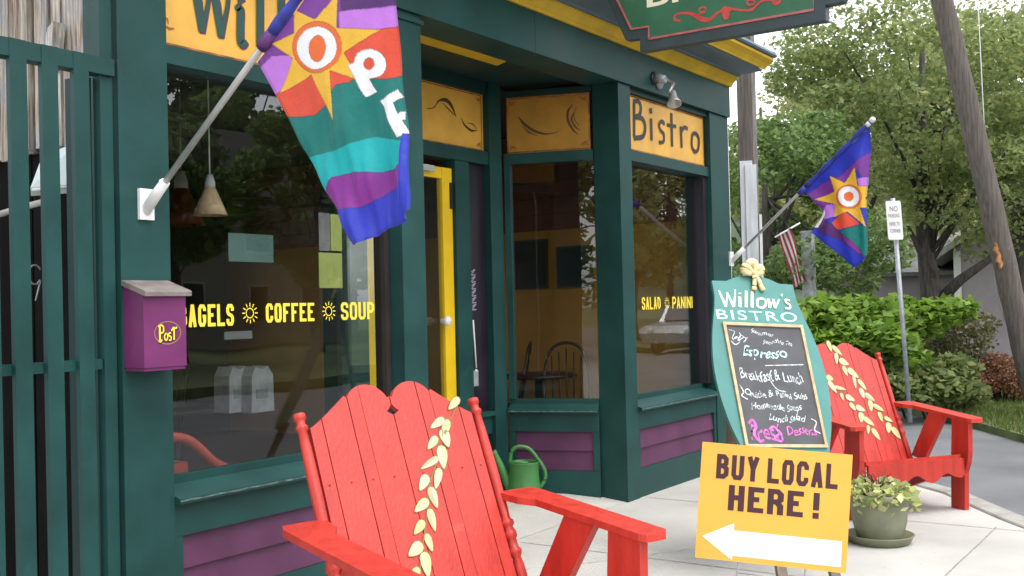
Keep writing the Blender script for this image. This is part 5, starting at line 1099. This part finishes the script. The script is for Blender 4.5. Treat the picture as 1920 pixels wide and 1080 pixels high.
shrub('sparse olive shrub with bare twigs beside the mauve house', [cl(1800, 640, 14.2, .45), cl(1760, 650, 14, .35), cl(1830, 610, 14.3, .3), cl(1770, 590, 14.3, .3)], 2600, .06, L_STRAW, 5, .2, stems=26)
shrub('rusty brown shrub at the foot of the utility pole', [cl(1885, 700, 14.2, .36), cl(1860, 680, 14.4, .25), cl(1915, 720, 14, .3), cl(1850, 720, 14.1, .22)], 4200, .045, L_RUST, 6, .1, stems=20)
# ---- mauve grey house among the trees
hc = atD(1797, 700, 24); hc.z = -.05; ga = YAW - R(24)
gx_ = Vector((math.sin(ga), -math.cos(ga), 0)); gy_ = Vector((math.cos(ga), math.sin(ga), 0)); Hf = lambda a, b_, z: hc + gx_ * a + gy_ * b_ + Vector((0, 0, z))
HT = thing('mauve_house', 'mauve grey house with pale roof half hidden by the trees', 'house', hc); _ih = Matrix.Translation(-hc)
def HA(o): o.parent = HT; o.matrix_parent_inverse = _ih; return o
EZ, RZ, GW, GL = 2.5, 4.6, 6.0, 9.0
HA(prism('gable_wall', [(0, 0), (GW, 0), (GW, EZ), (GW / 2, RZ), (0, EZ)], 0, .15, lambda a, z, b_: Hf(a, b_, z), housem)); HA(box('side_wall', 0, .15, .151, GL, 0, EZ, housem, None, 0, f=Hf)); HA(box('side_wall', GW - .15, GW, .151, GL, 0, EZ, housem, None, 0, f=Hf))
HA(prism('roof', [(-.45, EZ - .28), (GW / 2, RZ + .02), (GW / 2, RZ + .16), (-.5, EZ - .16)], -.3, GL, lambda a, z, b_: Hf(a, b_, z), rooflight)); HA(prism('roof', [(GW + .45, EZ - .28), (GW / 2, RZ + .02), (GW / 2, RZ + .16), (GW + .5, EZ - .16)], -.3, GL, lambda a, z, b_: Hf(a, b_, z), rooflight))
HA(box('corner_board', -.03, .12, -.03, -.001, 0, EZ - .05, white, None, .004, f=Hf)); HA(box('eave_board', -.52, -.50, -.3, GL, EZ - .33, EZ - .14, M('dark eave', (.06, .055, .06), .7), None, 0, f=Hf))
wn = HA(box('window', 2.1, 3.1, -.03, -.001, 1.0, 2.1, white, None, .004, f=Hf)); box('pane', 2.18, 3.02, -.04, -.031, 1.08, 2.02, winglass, wn, 0, f=Hf)
wn = HA(box('window', -.03, -.001, 3, 4.2, 1.0, 2.0, white, None, .004, f=Hf)); box('pane', -.04, -.031, 3.1, 4.1, 1.1, 1.9, winglass, wn, 0, f=Hf)
# low porch wing at the left
HA(box('wing_wall', -3.4, -.002, 4.5, 8.5, 0, 2.1, housem, None, 0, f=Hf)); HA(prism('wing_roof', [(4.1, 2.0), (8.6, 3.3), (8.6, 3.42), (4.0, 2.1)], -3.7, -.004, lambda b_, z, a: Hf(a, b_, z), rooflight))

# ================================================================== ACROSS THE STREET (seen mirrored in the shop windows)
OP = thing('pale_house', 'pale two storey house across the street mirrored in the near window', 'house', (34, -31, 0)); OI = Matrix.Translation((-34, 31, 0))
def OA(o): o.parent = OP; o.matrix_parent_inverse = OI; return o
OA(box('wall', 22, 36, -38, -29, 0, 6.2, palehouse, None, 0)); OA(prism('roof', [(-28.4, 6.05), (-33.5, 9.5), (-38.6, 6.05)], 21.5, 36.5, lambda y, z, x: (x, y, z), M('dark shingles', (.06, .055, .05), .9)))
for x in (23.4, 26.2, 29.4, 32.4):
    for z in (.9, 3.8):
        wn = OA(box('window', x, x + 1.3, -29, -28.93, z, z + 1.7, galv, None, .01)); box('pane', x + .1, x + 1.2, -28.929, -28.91, z + .1, z + 1.6, winglass, wn, 0)
for i, (x, y, h, r_, m_) in enumerate(((15, -19, 7, 2.6, L_TREE), (24, -15.5, 7, 2.6, L_OLIVE), (36, -15, 8, 3.2, L_OLIVE), (43, -17, 9, 3.8, L_OLIVE), (50, -13.5, 8, 3.4, L_TREE), (8, -17, 8, 3.2, L_DARK), (62, -22, 12, 5, L_OLIVE), (34, -44, 17, 7.5, L_DARK), (75, -24, 12, 6, L_OLIVE), (46, -44, 17, 8, L_DARK), (25, -43, 16, 7, L_DARK), (70, -40, 16, 8, L_TREE), (56, -46, 18, 8, L_DARK), (40, -40, 16, 7, L_DARK), (-13, -6, 8, 3.4, L_TREE), (-20, -2.5, 9, 4, L_DARK), (-17, -10, 9, 4, L_TREE), (19, -20, 8, 2.7, L_DARK), (25.8, -21.5, 8.5, 2.8, L_DARK))):
    tree(('nearer tree across the street mirrored left of the pale house', 'olive tree across the street right of the pale house', 'green tree across the street third along the kerb', 'large olive tree across the street behind the parked car', 'green tree across the street beyond the parked car', 'dark tree across the street opposite the entrance', 'big tree far down across the street', 'tall dark tree directly behind the pale house', 'farthest olive tree down the street', 'tall dark tree behind the far end of the pale house', 'tall dark tree behind the near end of the pale house', 'tall green tree beyond everything down the street', 'tall dark tree in the gap between house and far trees', 'dark tree crowding the back of the pale house', 'tree up the street behind the viewer mirrored in the recess window', 'dark tree up the street nearest the shop row', 'tree up the street on the kerb side', 'dark tree standing in front of the near half of the pale house', 'dark tree standing in front of the far half of the pale house')[i], (x, y, 0), h, r_, h * .62, 5200 if h < 15 else 9000, .30 if h < 15 else .6, m_, .2, 22, 100 + i, group='trees across the street')
# parked car
def car(label, x, y, rz):
    t = thing('parked_car', label, 'car', (x, y, -.1), rz)
    prof = [(-2.1, .35), (-2.12, .62), (-2.0, .82), (-1.1, .93), (-.55, 1.38), (.7, 1.42), (1.35, .98), (1.98, .90), (2.1, .68), (2.1, .35)]
    prism('body', prof, -.84, .84, lambda a, z, b_: Vector((a, b_, z)), carsilver, t, bevel=.06)
    for s_ in (-1, 1):
        prism('side_window', [(-.95, .96), (-.48, 1.31), (.62, 1.34), (1.1, .99)], s_ * .842, s_ * .848, lambda a, z, b_: Vector((a, b_, z)), winglass, t)
        for xw in (-1.3, 1.3):
            wh = lathe('wheel', [(0, -.1), (.2, -.1), (.31, -.09), (.33, -.05), (.33, .05), (.31, .09), (.2, .1), (0, .1)], tyre, t, 24, f=lambda p, xw=xw, s_=s_: Vector((xw + p.x, s_ * .76 + p.z, .33 + p.y))); lathe('rim', [(0, .101), (.19, .101), (.2, .106), (0, .11)], alum, wh, 18, f=lambda p, xw=xw, s_=s_: Vector((xw + p.x, s_ * (.76 + p.z), .33 + p.y)))
        lathe('headlight', [(0, 0), (.09, 0), (.07, .03), (0, .04)], white, t, 12, f=lambda p, s_=s_: Vector((-2.11 - p.z * .5, s_ * .6 + p.x, .68 + p.y))); box('tail_light', 2.09, 2.115, s_ * .5, s_ * .75, .68, .80, M('red lens', (.4, .01, .01), .3), t, .004)
    prism('windscreen', [(-1.12, .95), (-.58, 1.36), (-.60, 1.38), (-1.16, .96)], -.68, .68, lambda a, z, b_: Vector((a, b_, z)), winglass, t)
car('silver car parked across the street mirrored in the far window', 30.5, -10.0, R(0))
